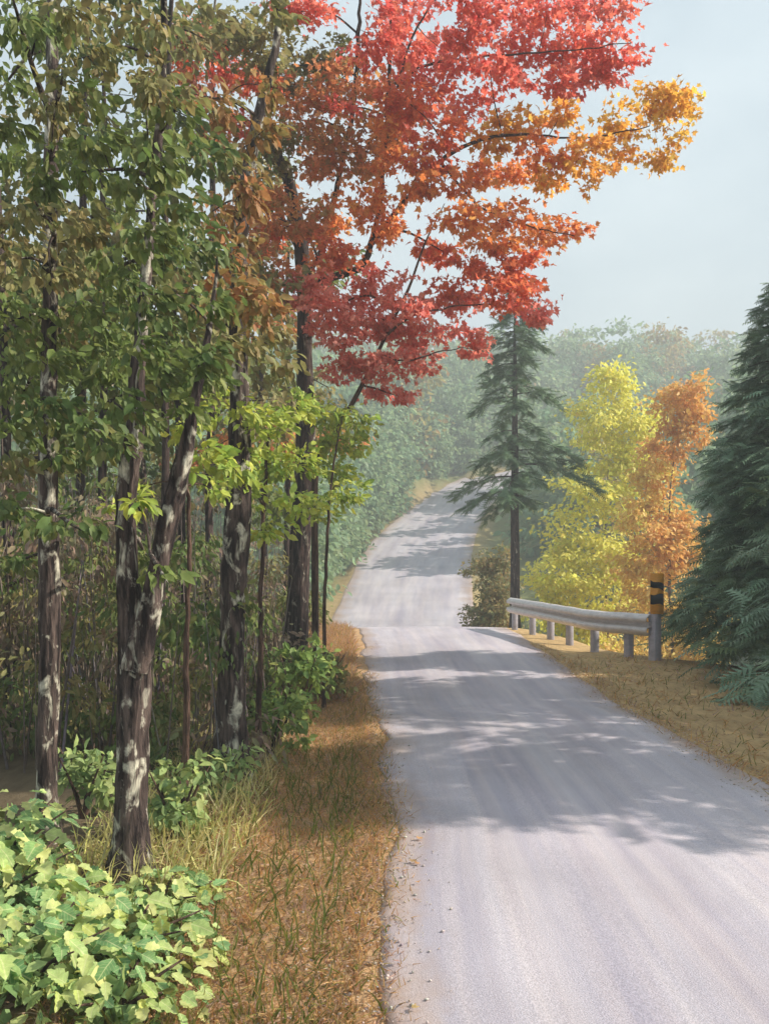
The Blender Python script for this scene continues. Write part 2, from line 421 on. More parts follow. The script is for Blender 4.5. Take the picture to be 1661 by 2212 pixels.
ad = N(n, 'ShaderNodeMath', _operation='ADD'); n.links.new(n1.outputs['Fac'], ad.inputs[0]); n.links.new(n2.outputs['Fac'], ad.inputs[1])
mr = N(n, 'ShaderNodeMapRange'); mr.inputs[1].default_value = .6; mr.inputs[2].default_value = 1.4; mr.inputs[3].default_value = .55; mr.inputs[4].default_value = 1.4
n.links.new(ad.outputs[0], mr.inputs[0])
mu = N(n, 'ShaderNodeVectorMath', _operation='SCALE'); n.links.new(a.outputs['Color'], mu.inputs[0]); n.links.new(mr.outputs[0], mu.inputs['Scale'])
b = N(n, 'ShaderNodeBsdfPrincipled', Roughness=.95); b.inputs['Specular IOR Level'].default_value = .1
n.links.new(mu.outputs[0], b.inputs['Base Color'])
n3 = N(n, 'ShaderNodeTexNoise', Scale=38.0, Detail=5.0, Roughness=.7); n.links.new(g.outputs['Position'], n3.inputs['Vector'])
bp = N(n, 'ShaderNodeBump', Strength=.7, Distance=.03); n.links.new(n3.outputs['Fac'], bp.inputs['Height']); n.links.new(bp.outputs[0], b.inputs['Normal'])
n.links.new(b.outputs[0], out.inputs['Surface'])
tag(link('ground', mesh_np('ground', Vg, Fg, True, c.reshape(-1, 3)), M_ground), 'sandy verge, forest floor and grassy slopes beside the road', None, None, 'structure')

# ------------------------------------------------------------------ road
M_road, n, out = nmat('worn_asphalt')
uvn = N(n, 'ShaderNodeUVMap'); uvn.uv_map = 'UVMap'
def streak(sx, sy, det, rough=.6):
    m_ = N(n, 'ShaderNodeMapping'); m_.inputs['Scale'].default_value = (sx, sy, 1); n.links.new(uvn.outputs[0], m_.inputs['Vector'])
    t_ = N(n, 'ShaderNodeTexNoise', Scale=1.0, Detail=det, Roughness=rough); n.links.new(m_.outputs[0], t_.inputs['Vector']); return t_
s1 = streak(7, .10, 5); s2 = streak(22, .22, 4); s3 = streak(2.2, .35, 6)
r1 = N(n, 'ShaderNodeValToRGB'); e = r1.color_ramp.elements
e[0].position = .36; e[0].color = (*srgb(164, 154, 168), 1); e[1].position = .64; e[1].color = (*srgb(206, 198, 204), 1)
n.links.new(s1.outputs['Fac'], r1.inputs[0])
r2 = N(n, 'ShaderNodeValToRGB'); e = r2.color_ramp.elements
e[0].position = .38; e[0].color = (*srgb(168, 164, 176), 1); e[1].position = .66; e[1].color = (*srgb(202, 190, 188), 1)
n.links.new(s2.outputs['Fac'], r2.inputs[0])
mA = N(n, 'ShaderNodeMix', _data_type='RGBA'); mA.inputs[0].default_value = .4; n.links.new(r1.outputs[0], mA.inputs[6]); n.links.new(r2.outputs[0], mA.inputs[7])
mr = N(n, 'ShaderNodeMapRange'); mr.inputs[1].default_value = .3; mr.inputs[2].default_value = .7; mr.inputs[3].default_value = .82; mr.inputs[4].default_value = 1.12
n.links.new(s3.outputs['Fac'], mr.inputs[0])
mu = N(n, 'ShaderNodeVectorMath', _operation='SCALE'); n.links.new(mA.outputs[2], mu.inputs[0]); n.links.new(mr.outputs[0], mu.inputs['Scale'])
# aggregate speckle
g = N(n, 'ShaderNodeNewGeometry'); sp = N(n, 'ShaderNodeTexNoise', Scale=120.0, Detail=2.0); n.links.new(g.outputs['Position'], sp.inputs['Vector'])
mr2 = N(n, 'ShaderNodeMapRange'); mr2.inputs[1].default_value = .3; mr2.inputs[2].default_value = .7; mr2.inputs[3].default_value = .78; mr2.inputs[4].default_value = 1.18
n.links.new(sp.outputs['Fac'], mr2.inputs[0])
mu2 = N(n, 'ShaderNodeVectorMath', _operation='SCALE'); n.links.new(mu.outputs[0], mu2.inputs[0]); n.links.new(mr2.outputs[0], mu2.inputs['Scale'])
wn = N(n, 'ShaderNodeTexNoise', Scale=2.5, Detail=4.0); n.links.new(g.outputs['Position'], wn.inputs['Vector'])
wm = N(n, 'ShaderNodeVectorMath', _operation='MULTIPLY_ADD'); wm.inputs[1].default_value = (.5, .5, .5); n.links.new(wn.outputs['Color'], wm.inputs[0]); n.links.new(g.outputs['Position'], wm.inputs[2])
vo = N(n, 'ShaderNodeTexVoronoi', _feature='DISTANCE_TO_EDGE', Scale=.75); n.links.new(wm.outputs[0], vo.inputs['Vector'])
vr = N(n, 'ShaderNodeMapRange'); vr.inputs[1].default_value = .003; vr.inputs[2].default_value = .012; vr.inputs[3].default_value = 1; vr.inputs[4].default_value = 0; n.links.new(vo.outputs['Distance'], vr.inputs[0])
wk = N(n, 'ShaderNodeTexNoise', Scale=.55, Detail=2.0); n.links.new(g.outputs['Position'], wk.inputs['Vector'])
wr_ = N(n, 'ShaderNodeMapRange'); wr_.inputs[1].default_value = .5; wr_.inputs[2].default_value = .62; wr_.inputs[4].default_value = .0; n.links.new(wk.outputs['Fac'], wr_.inputs[0])
ck = N(n, 'ShaderNodeMath', _operation='MULTIPLY'); n.links.new(vr.outputs[0], ck.inputs[0]); n.links.new(wr_.outputs[0], ck.inputs[1])
mC = N(n, 'ShaderNodeMix', _data_type='RGBA'); mC.inputs[7].default_value = (*srgb(96, 88, 92), 1); n.links.new(ck.outputs[0], mC.inputs[0]); n.links.new(mu2.outputs[0], mC.inputs[6])
sx_ = N(n, 'ShaderNodeSeparateXYZ'); n.links.new(uvn.outputs[0], sx_.inputs[0])
ab = N(n, 'ShaderNodeMath', _operation='ABSOLUTE'); n.links.new(sx_.outputs[0], ab.inputs[0])
s4 = streak(5, .9, 7, .7); md = N(n, 'ShaderNodeMath', _operation='MULTIPLY_ADD'); n.links.new(s4.outputs['Fac'], md.inputs[0]); md.inputs[1].default_value = .34; n.links.new(ab.outputs[0], md.inputs[2])
mrd = N(n, 'ShaderNodeMapRange'); mrd.inputs[1].default_value = .56; mrd.inputs[2].default_value = .70; n.links.new(md.outputs[0], mrd.inputs[0])
mD = N(n, 'ShaderNodeMix', _data_type='RGBA'); mD.inputs[7].default_value = (*srgb(166, 140, 122), 1)
n.links.new(mrd.outputs[0], mD.inputs[0]); n.links.new(mC.outputs[2], mD.inputs[6])
b = N(n, 'ShaderNodeBsdfPrincipled', Roughness=.72); b.inputs['Specular IOR Level'].default_value = .3
n.links.new(mD.outputs[2], b.inputs['Base Color'])
bp = N(n, 'ShaderNodeBump', Strength=.35, Distance=.01); n.links.new(sp.outputs['Fac'], bp.inputs['Height']); n.links.new(bp.outputs[0], b.inputs['Normal'])
n.links.new(b.outputs[0], out.inputs['Surface'])
# centre line as a smooth arc-length path
cps = np.stack([_cx[:-1], _cy[:-1]], 1); cps[0] = (1.65, -38)
pth, _ = smooth_path(np.c_[cps, np.zeros(len(cps))], np.ones(len(cps)), 24)
pth = pth[:, :2]; seg = np.r_[0, np.cumsum(np.linalg.norm(np.diff(pth, axis=0), axis=1))]
arc = np.r_[np.arange(0, 75, .3), np.arange(75, seg[-1], .8)]
cxs = np.interp(arc, seg, pth[:, 0]); cys = np.interp(arc, seg, pth[:, 1])
tx = np.gradient(cxs); ty = np.gradient(cys); ll = np.hypot(tx, ty); nxv, nyv = ty / ll, -tx / ll
nu = 17; us = np.r_[-1, -.985, np.linspace(-.95, .95, nu - 4), .985, 1]
ed_l = np.convolve(rng.normal(0, .10, len(arc)), np.ones(4) / 4, 'same'); ed_r = np.convolve(rng.normal(0, .07, len(arc)), np.ones(4) / 4, 'same')
RV = []; RU = []
for i in range(len(arc)):
    hw = road_w(cys[i])
    for u in us:
        e_ = ed_r[i] * max(u, 0) ** 4 - ed_l[i] * max(-u, 0) ** 4
        o_ = u * hw + e_
        x_ = cxs[i] + nxv[i] * o_; y_ = cys[i] + nyv[i] * o_
        z_ = float(pchip(np.array([y_]))[0]) + .035 * (1 - u * u) + .006 - (.04 if abs(u) > .99 else 0)
        if y_ > 40: z_ += float(wave(np.array([cxs[i] * .12]), np.array([cys[i] * .12]))[0]) * 0
        RV.append((x_, y_, z_)); RU.append((u * .5, arc[i]))
ii = (np.arange(len(arc) - 1)[:, None] * nu + np.arange(nu - 1)[None]).ravel()
Fr = np.stack([ii, ii + 1, ii + nu + 1, ii + nu], 1)
tag(link('road', mesh_np('road', RV, Fr, True, None, RU), M_road), 'pale mauve-grey country road running over a crest and up a far hill', None, None, 'structure')

# ------------------------------------------------------------------ materials for plants
M_leaf = leaf_material('leaf', .40)
M_maple = leaf_material('maple_leaf', .58)
M_need = leaf_material('needles', .15, .7)
M_grass = leaf_material('grass_blades', .35, .7)
M_barkA = bark_material('lichened_bark', srgb(40, 33, 33), srgb(120, 103, 96), srgb(226, 220, 200), .535)
M_barkB = bark_material('dark_bark', srgb(38, 31, 31), srgb(108, 90, 84), srgb(190, 182, 164), .60)
M_barkC = bark_material('brown_bark', srgb(60, 46, 41), srgb(136, 108, 92), srgb(176, 156, 136), .66)
M_barkD = bark_material('grey_sapling_bark', srgb(84, 70, 70), srgb(140, 122, 116), srgb(176, 164, 152), .62, 2)

# ------------------------------------------------------------------ left wood: the four big trunks
def PT(l, Y): return [P(a_, b_, Y if len(r_) == 0 else r_[0]) for a_, b_, *r_ in l]
def on_ground(p): return np.array([p[0], p[1], G(p[0], p[1])])
def root_pt(dx, dy, Y):
    p = P(dx, dy, Y); p[2] = G(p[0], p[1]) - .05; return p

# big maple
b4 = root_pt(637, 1480, 13.8)
T4 = Tree('maple_tree', b4, 'big dark-trunked maple whose orange and red crown reaches out over the road', 'tree', M_barkB, M_maple)
T4.limb([b4] + PT([(646, 1250), (659, 1000), (658, 800), (655, 600), (643, 480), (615, 370), (560, 280), (470, 235), (400, 180)], 13.8), [.19, .165, .145, .13, .115, .10, .075, .05, .03, .012], 'trunk', 14, .09, .5)
T4.limb(PT([(660, 650, 13.8), (692, 608, 13.7), (770, 582, 13.5), (803, 525, 13.3), (825, 400, 13.0), (835, 280, 12.8), (843, 90, 12.5), (850, -80, 12.2)], 13), [.06, .055, .05, .046, .036, .03, .022, .01], wob=.012)
T4.limb(PT([(803, 525, 13.3), (860, 452, 13.0), (920, 382, 12.6), (985, 325, 12.3), (1110, 290, 12.0), (1260, 300, 11.8), (1400, 270, 11.7)], 13), [.045, .04, .034, .026, .018, .012, .006], wob=.012)
T4.limb(PT([(838, 190, 12.7), (880, 165, 12.5), (915, 142, 12.4), (1050, 120, 12.2), (1220, 110, 12.0), (1360, 90, 12)], 13), [.026, .022, .018, .014, .01, .005], wob=.012)
T4.limb(PT([(654, 620, 13.8), (700, 525, 13.7), (722, 430, 13.6), (735, 370, 13.5), (765, 210, 13.4), (775, 70, 13.2), (780, -60, 13)], 13), [.05, .044, .04, .036, .04, .03, .012], wob=.01)
T4.limb(PT([(653, 560, 13.8), (610, 470, 13.6), (560, 420, 13.4), (490, 400, 13.2)], 13), [.05, .03, .02, .008], wob=.015)
T4.limb(PT([(838, 260, 12.8), (900, 60, 12.6), (980, -40, 12.5)], 13), [.02, .014, .006], wob=.01)
T4.limb(PT([(950, 350, 12.5), (1040, 450, 12.4), (1150, 490, 12.3), (1240, 510, 12.2)], 13), [.02, .014, .01, .005], wob=.01)
def sprays(tree, lst, Yr, tmpl, size, grow=1.0, **kw):
    for (dx, dy, rx, ry, p_) in lst:
        rx, ry = rx * grow, ry * grow
        Yc = rng.uniform(*Yr); s_ = 1 / dpm(Yc)
        tree.spray(P(dx, dy, Yc), (rx * s_, (rx + ry) * .5 * s_ * 1.15, ry * s_), tmpl, size * rng.uniform(.9, 1.1), p_, **kw)
upper = [(655, 25, 75, 45, 'red'), (790, 70, 85, 55, 'red'), (880, 110, 60, 50, 'red'), (1010, 80, 60, 60, 'red'), (870, 20, 50, 35, 'red'), (1040, 15, 90, 30, 'red'),
         (1180, 5, 110, 35, 'red'), (1320, 0, 90, 40, 'red'), (1120, 110, 85, 45, 'red'), (1230, 105, 85, 50, 'red'), (1330, 100, 75, 42, 'red'), (1215, 170, 70, 38, 'red'),
         (1060, 165, 55, 40, 'red'), (940, 190, 60, 60, 'red'), (880, 220, 60, 60, 'redor'), (1010, 240, 45, 32, 'red'), (1290, 165, 50, 30, 'red'), (960, 110, 40, 40, 'red'),
         (1390, 215, 75, 38, 'yellow'), (1455, 235, 50, 42, 'yellow'), (1420, 320, 50, 42, 'yellow'), (1340, 255, 40, 35, 'yellow'), (1330, 320, 50, 36, 'gold'), (1215, 250, 60, 28, 'gold'), (1260, 335, 60, 38, 'gold'),
         (1120, 262, 60, 30, 'gold'), (1065, 300, 55, 36, 'gold'), (1160, 325, 70, 38, 'orange'), (1120, 378, 85, 28, 'orange'), (1200, 385, 55, 28, 'gold'), (1272, 410, 18, 22, 'gold'),
         (950, 300, 70, 55, 'redor'), (1000, 375, 60, 40, 'orange'), (900, 390, 60, 55, 'orange'), (850, 330, 50, 60, 'orange'), (990, 470, 75, 42, 'orange'), (1110, 470, 70, 38, 'orange'), (1185, 505, 75, 36, 'orange'),
         (1060, 520, 60, 35, 'orange'), (950, 540, 45, 45, 'redor'), (1075, 580, 45, 35, 'redor'), (1130, 590, 45, 42, 'redor'), (830, 470, 45, 60, 'orange'), (1000, 590, 40, 35, 'redor'),
         (750, 330, 90, 70, 'rust'), (650, 260, 95, 60, 'rust'), (850, 250, 50, 70, 'rust'), (760, 200, 90, 50, 'rust'), (700, 470, 45, 55, 'orange'), (620, 480, 80, 45, 'rust'), (560, 430, 70, 38, 'rust'),
         (590, 570, 85, 50, 'rust'), (720, 560, 55, 45, 'redor'), (520, 270, 60, 25, 'red'), (740, 235, 40, 18, 'red'), (690, 360, 60, 40, 'rust'), (800, 420, 40, 50, 'orange'), (640, 140, 90, 50, 'olive'), (560, 100, 90, 50, 'olive'), (720, 130, 60, 40, 'olive'),
         (440, 120, 90, 32, 'redor'), (380, 70, 70, 36, 'pinktan'), (500, 150, 70, 30, 'red'), (470, 290, 60, 36, 'rust'), (500, 480, 60, 36, 'rust'), (550, 520, 60, 36, 'redor'), (400, 190, 60, 30, 'pinktan'), (560, 175, 60, 24, 'redor'), (480, 60, 80, 40, 'olive'), (600, 200, 70, 40, 'rust'), (510, 600, 70, 40, 'olive'), (600, 330, 60, 40, 'olive')]
sprays(T4, upper, (11.4, 13.6), MAPLES, .105, grow=1.04, cover=2.9, droop=.45, sweep=(.35, 0, -.1), subs=9)
T4.finish()
# slim leaning maple
b5 = root_pt(682, 1445, 13.0)
T5 = Tree('maple_tree', b5, 'slim brown maple stem leaning right under low crimson foliage', 'tree', M_barkC, M_maple)
T5.limb([b5] + PT([(680, 1200), (681, 1040), (690, 985), (720, 940), (765, 865), (815, 765), (860, 670), (886, 615), (918, 525), (960, 440)], 12.8), [.06, .052, .046, .043, .038, .034, .028, .024, .02, .014, .006], 'trunk', 10, .08, .4)
T5.limb(PT([(835, 725), (862, 702), (903, 680), (1010, 660), (1130, 665)], 12.6), [.02, .017, .014, .01, .004], wob=.008)
T5.limb(PT([(815, 765), (880, 780), (950, 760), (1020, 750)], 12.4), [.016, .012, .008, .004], wob=.008)
T5.limb(PT([(860, 672), (800, 640), (740, 650), (680, 640)], 12.6), [.018, .014, .01, .004], wob=.008)
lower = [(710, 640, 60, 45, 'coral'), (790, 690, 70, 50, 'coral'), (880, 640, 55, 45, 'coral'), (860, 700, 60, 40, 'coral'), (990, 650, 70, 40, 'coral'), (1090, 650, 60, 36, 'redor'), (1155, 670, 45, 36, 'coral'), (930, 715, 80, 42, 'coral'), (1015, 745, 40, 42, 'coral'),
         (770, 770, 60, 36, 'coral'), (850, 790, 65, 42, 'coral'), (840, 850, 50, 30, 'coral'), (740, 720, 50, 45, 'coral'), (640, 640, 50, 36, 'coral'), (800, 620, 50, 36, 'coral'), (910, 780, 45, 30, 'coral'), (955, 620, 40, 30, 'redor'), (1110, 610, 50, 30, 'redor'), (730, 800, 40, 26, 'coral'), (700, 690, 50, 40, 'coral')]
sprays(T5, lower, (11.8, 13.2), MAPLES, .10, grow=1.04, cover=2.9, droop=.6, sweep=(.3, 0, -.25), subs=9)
T5.finish()

# far-left trunk
b1 = root_pt(104, 1855, 5.9)
T1 = Tree('forest_tree', b1, 'slender dark trunk nearest the left edge with hanging green boughs', 'tree', M_barkA, M_leaf, 'tall trees along the left verge')
T1.limb([b1] + PT([(100, 1650), (108, 1350), (106, 1050), (107, 700), (110, 400), (112, 100), (116, -250)], 5.9), [.075, .068, .064, .06, .053, .045, .036, .02], 'trunk', 14, .1, .5, wob=.004)
# forked tree
b2 = root_pt(280, 1930, 5.3)
T2 = Tree('forest_tree', b2, 'thick forked trunk in front, lichen-spotted, rising from the leafy bank', 'tree', M_barkA, M_leaf, 'tall trees along the left verge')
T2.limb([b2] + PT([(280, 1750), (284, 1550), (290, 1400), (276, 1220), (274, 1050), (290, 930), (305, 700), (330, 430), (350, 200), (356, -200)], 5.3), [.105, .095, .088, .082, .066, .056, .048, .038, .03, .022, .012], 'trunk', 16, .1, .6, wob=.004)
T2.limb(PT([(292, 1450), (322, 1320), (350, 1180), (378, 1070), (404, 965), (425, 850), (450, 720), (470, 560)], 5.25), [.075, .068, .06, .054, .046, .030, .018, .006], 'branch', 14, .1, 0, wob=.004)
# third trunk
b3 = root_pt(503, 1705, 7.7)
T3 = Tree('forest_tree', b3, 'stout straight trunk with black shaded side, second from the road', 'tree', M_barkA, M_leaf, 'tall trees along the left verge')
T3.limb([b3] + PT([(500, 1500), (505, 1300), (514, 1100), (517, 900), (515, 760), (520, 500), (560, 250), (598, 80), (605, -100)], 7.7), [.125, .115, .108, .10, .09, .08, .06, .045, .032, .02], 'trunk', 16, .1, .5, wob=.004)
green = {
 1: [(40, 40, 90, 40, 'green'), (20, 170, 50, 40, 'green'), (130, 190, 60, 40, 'olive'), (110, 330, 70, 35, 'green'), (20, 340, 40, 35, 'green'), (150, 20, 70, 35, 'olive'), (90, 460, 80, 40, 'olive'), (30, 560, 80, 60, 'olive'), (130, 560, 70, 50, 'olive'), (40, 690, 90, 60, 'green'), (130, 720, 70, 50, 'olive'),
     (60, 830, 100, 60, 'green'), (140, 920, 80, 50, 'deep'), (40, 1000, 80, 45, 'olive'), (150, 1130, 110, 30, 'deep'), (50, 1210, 70, 30, 'deep'), (30, 920, 50, 40, 'green'), (30, 1100, 60, 34, 'deep')],
 2: [(180, 50, 60, 35, 'olive'), (260, 40, 60, 30, 'olive'), (300, 170, 70, 45, 'olive'), (380, 230, 70, 45, 'green'), (190, 200, 60, 40, 'green'), (320, 300, 80, 40, 'green'), (200, 370, 70, 35, 'green'), (300, 400, 80, 40, 'green'), (420, 330, 70, 50, 'deep'), (380, 440, 80, 40, 'deep'),
     (180, 540, 80, 50, 'olive'), (260, 580, 80, 60, 'green'), (350, 560, 80, 60, 'deep'), (220, 690, 80, 60, 'green'), (320, 680, 90, 60, 'deep'), (250, 800, 90, 60, 'green'), (340, 820, 70, 60, 'deep'), (210, 930, 80, 45, 'deep'), (290, 900, 60, 40, 'green'), (310, 1190, 40, 25, 'green'), (350, 1240, 45, 25, 'green')],
 3: [(450, 210, 70, 45, 'bronze'), (470, 320, 60, 40, 'olive'), (470, 450, 70, 45, 'bronze'), (440, 540, 80, 50, 'deep'), (480, 620, 80, 50, 'bronze'), (430, 690, 80, 50, 'olive'), (560, 660, 60, 45, 'bronze'), (420, 790, 70, 50, 'green'), (500, 740, 60, 40, 'olive'), (570, 740, 60, 40, 'olive'), (610, 800, 40, 40, 'olive'), (450, 820, 60, 40, 'green')]}
front = {1: [(100, 40, 60, 50, 'green', 5.3), (110, 240, 60, 40, 'olive', 5.2), (100, 400, 60, 45, 'green', 5.3), (110, 590, 50, 25, 'olive', 5.4), (105, 780, 60, 45, 'green', 5.3), (100, 880, 60, 40, 'deep', 5.4), (140, 985, 60, 30, 'deep', 5.4)],
 2: [(340, 60, 55, 45, 'olive', 4.8), (335, 340, 70, 55, 'green', 4.8), (320, 500, 70, 50, 'green', 4.8), (310, 640, 70, 50, 'deep', 4.8), (300, 760, 70, 50, 'green', 4.7), (285, 870, 60, 40, 'deep', 4.8), (440, 780, 50, 60, 'deep', 4.8), (455, 650, 50, 50, 'green', 4.8), (400, 880, 40, 30, 'green', 4.9), (250, 960, 50, 26, 'deep', 4.9), (350, 180, 60, 50, 'olive', 4.8), (200, 120, 60, 40, 'olive', 5.2), (215, 300, 60, 40, 'green', 5.2), (180, 470, 60, 40, 'olive', 5.2), (30, 470, 50, 40, 'olive', 5.2), (20, 270, 40, 40, 'green', 5.2), (295, 1090, 36, 30, 'lime', 4.9)],
 3: [(530, 410, 60, 50, 'bronze', 7.0), (520, 560, 60, 50, 'bronze', 7.0), (515, 680, 50, 40, 'olive', 7.1), (590, 190, 36, 40, 'bronze', 7.0), (600, 20, 50, 40, 'olive', 7.0), (560, 290, 50, 40, 'bronze', 7.0), (520, 890, 40, 26, 'lime', 7.1), (512, 1010, 36, 30, 'lime', 7.1)]}
for k_, t_, yy in ((1, T1, (4.7, 6.8)), (2, T2, (4.4, 6.8)), (3, T3, (6.2, 8.4))):
    for (dx, dy, rx, ry, p_) in green[k_]:
        Yc = rng.uniform(*yy); s_ = 1 / dpm(Yc)
        t_.spray(P(dx, dy, Yc), (rx * s_, rx * s_ * 1.1, ry * s_), OVAL, .082 if k_ < 3 else .10, p_, cover=3.0 if dy > 480 else 2.7, droop=.7, sweep=(.5, 0, -.35), area=.3, width=1.1, subs=10)
    for (dx, dy, rx, ry, p_, Yc) in front[k_]:
        s_ = 1 / dpm(Yc); t_.spray(P(dx, dy, Yc), (rx * s_, rx * s_ * .8, ry * s_), OVAL, .08 if k_ < 3 else .10, p_, cover=3.2, droop=.7, sweep=(.5, 0, -.35), area=.3, width=1.1, subs=10)
    t_.finish()

# lime understory saplings in the sun
def sapling(dx, dy, Y, top, label, lst, Yr, size=.085, palette='lime'):
    bb = root_pt(dx, dy, Y)
    t = Tree('sapling', bb, label, 'sapling', M_barkC, M_leaf, 'lime-leaved saplings in the understory')
    t.limb([bb] + PT(top, Y), np.linspace(.03, .008, len(top) + 1), 'trunk', 7, .06, .2, wob=.01)
    sprays(t, [l + (palette,) for l in lst], Yr, OVAL, size, cover=3.1, droop=.35, sweep=(.35, 0, -.1), area=.3, width=1.15, subs=9)
    t.finish()
sapling(560, 1640, 8.3, [(562, 1400), (566, 1200), (575, 1000), (590, 900)], 'lime-leaved sapling spreading between the stout straight trunk and the maples',
        [(480, 890, 60, 40), (560, 920, 70, 45), (640, 880, 60, 40), (590, 1020, 70, 45), (530, 1075, 55, 35), (640, 1000, 60, 40), (580, 1140, 45, 34), (660, 1090, 50, 34), (540, 970, 40, 34)], (7.4, 8.8))
sapling(700, 1440, 11.5, [(702, 1300), (708, 1150), (722, 1000), (740, 900)], 'lime-leaved sapling beside the far road, over the maple base',
        [(720, 890, 60, 36), (775, 900, 45, 28), (755, 960, 50, 40), (715, 1020, 55, 40), (745, 1060, 45, 34), (700, 950, 40, 34), (690, 1110, 40, 34)], (10.8, 12.2), .10)
sapling(400, 1760, 6.2, [(402, 1500), (408, 1250), (405, 1050), (402, 930)], 'thin lime-leaved sapling beside the forked trunk',
        [(400, 920, 40, 30), (440, 985, 50, 34), (415, 880, 36, 26), (290, 1060, 40, 30), (460, 1060, 40, 28), (245, 1090, 30, 22), (480, 1000, 36, 28)], (5.6, 6.6), .075)

# slender trunks further back
backs = [(225, 11.0, .055), (405, 12.0, .06), (30, 9.5, .06), (165, 13.0, .07), (450, 15.0, .07), (575, 17.5, .07), (345, 10.0, .045), (620, 19.5, .07), (-60, 11, .07), (90, 15.5, .07), (300, 16.5, .07), (510, 21, .08)]
names = ['just left of the forked trunk', 'just right of the forked trunk', 'left of the leftmost big trunk', 'between the leftmost big trunk and the fork', 'left of the stout straight trunk', 'right of the stout straight trunk', 'behind the fork itself', 'behind the big maple']
for i, (dx, Y, r) in enumerate(backs):
    x = (dx * K - 384) / F * Y; bb = np.array([x, Y, G(x, Y) - .05])
    if i < len(names): lab = 'slender dark trunk deep in the wood, ' + names[i]
    else: lab = 'slender dark trunk half hidden far back in the left wood, ' + ['cut by the left edge', 'behind the leftmost big trunk', 'behind the fork', 'behind the stout straight trunk'][i - len(names)]
    t = Tree('forest_tree', bb, lab, 'tree', M_barkB, M_leaf, 'slender trees deep in the left wood')
    H = rng.uniform(9, 12); lean = rng.normal(0, .25)
    t.limb([bb, bb + (lean * .3, 0, H * .35), bb + (lean * .6, 0, H * .7), bb + (lean, 0, H)], [r, r * .85, r * .6, r * .2], 'trunk', 9, .08, .4, wob=.02)
    for q in range(17):
        h = rng.uniform(.26 if Y > 12 else .36, 1.0) * H; rr = rng.uniform(.5, 1.0) * (1.15 - .5 * h / H)
        a_ = rng.uniform(0, 6.28); ds = rng.uniform(.2, 1.3)
        p_ = ['olive', 'green', 'deep', 'green', 'olive'][rng.integers(0, 5)] if dx < 420 else ['olive', 'rust', 'green', 'olive'][rng.integers(0, 4)]
        py_ = HOR - (bb[2] + h - EYE) / Y * F
        if py_ < 225 and rng.random() < .42: continue
        t.spray(bb + np.array([math.cos(a_) * ds, math.sin(a_) * ds, h]), (rr, rr, rr * .55), OVAL, .15, p_, cover=1.5, droop=.7, sweep=(.4, 0, -.3), area=.3, width=1.2, subs=7)
    t.finish()

# brush behind the trunks: stems and dead leaves that read as one mass
bag = Bag(); ns = 1050
yy = rng.uniform(7.5, 26, ns) ; xx = -.9 - .030 * yy - rng.random(ns) ** .8 * (yy * .46 - .2)
yy = np.maximum(yy, 7.2)
zz = ground(xx, yy) - .03
hh = rng.uniform(.9, 3.6, ns) * np.clip(.55 + (-xx - 1) * .22, .45, 1.1)
tip = np.stack([rng.normal(0, .14, ns), rng.normal(0, .14, ns), np.ones(ns)], 1)
STEM = (np.array([(-.5, 0, 0), (.5, 0, 0), (0, 0, .8), (-.35, .5, .3), (.35, .5, .3), (.1, .5, .9), (0, 1, 0)], dtype=float),
        np.array([(0, 1, 4), (0, 4, 3), (1, 2, 5), (1, 5, 4), (2, 0, 3), (2, 3, 5), (3, 4, 6), (4, 5, 6), (5, 3, 6)]))
PAL['stem'] = pal((130, 116, 112), (146, 132, 126), (112, 100, 98), (150, 136, 122), (122, 106, 94), (134, 124, 132))
bag.leaves(STEM, np.stack([xx, yy, zz], 1), tip, np.tile([0, -1., .05], (ns, 1)) + rng.normal(0, .2, (ns, 3)), hh, pick('stem', ns), rng.uniform(.010, .032, ns))
for q in range(520):
    j = rng.integers(0, ns); hgt = rng.uniform(.03, .85)
    cpt = np.array([xx[j], yy[j], zz[j] + hgt * hh[j]])
    clump(bag, cpt, (.42, .42, .34), OVAL, .10, (['olive', 'deep', 'mid', 'brown', 'olive', 'deep'] if hgt < .35 else ['brown', 'brown', 'olive', 'brown', 'deep', 'green'])[rng.integers(0, 6)], cover=.95, droop=1.2, area=.3, width=.8, subs=6)
tag(bag.build('brush_thicket', M_grass), 'tangle of thin grey stems and brown leaves filling the wood behind the trunks', 'thicket', None, 'stuff')

# ------------------------------------------------------------------ guard rail
def metal(name, col, rough, metallic=.0):
    m, n, out = nmat(name)
    g = N(n, 'ShaderNodeNewGeometry'); mpn = N(n, 'ShaderNodeMapping'); mpn.inputs['Scale'].default_value = (6, 6, 16); n.links.new(g.outputs['Position'], mpn.inputs['Vector'])
    t = N(n, 'ShaderNodeTexNoise', Scale=1.0, Detail=7.0, Roughness=.7); n.links.new(mpn.outputs[0], t.inputs['Vector'])
    r = N(n, 'ShaderNodeValToRGB'); e = r.color_ramp.elements
    e[0].position = .3; e[0].color = (*(np.array(col) * .72), 1); e[1].position = .7; e[1].color = (*np.minimum(np.array(col) * 1.08, .9), 1)
    n.links.new(t.outputs['Fac'], r.inputs[0])
    b = N(n, 'ShaderNodeBsdfPrincipled', Roughness=rough, Metallic=metallic); n.links.new(r.outputs[0], b.inputs['Base Color']); n.links.new(b.outputs[0], out.inputs['Surface'])
    return m
M_rail = metal('galvanised_rail', srgb(222, 214, 212), .5, .15)
M_post = metal('weathered_post', srgb(176, 170, 178), .7)
M_yel = metal('yellow_plate', srgb(236, 160, 44), .5); M_blk = metal('black_stripe', srgb(26, 26, 28), .6)
posts = [(5.19, 17.3), (4.85, 17.9), (4.43, 19.0), (4.19, 20.4), (4.0, 21.7), (3.76, 22.9), (3.57, 24.7)]
pr, _ = smooth_path([(x, y, 0) for x, y in posts], np.ones(7), 8)
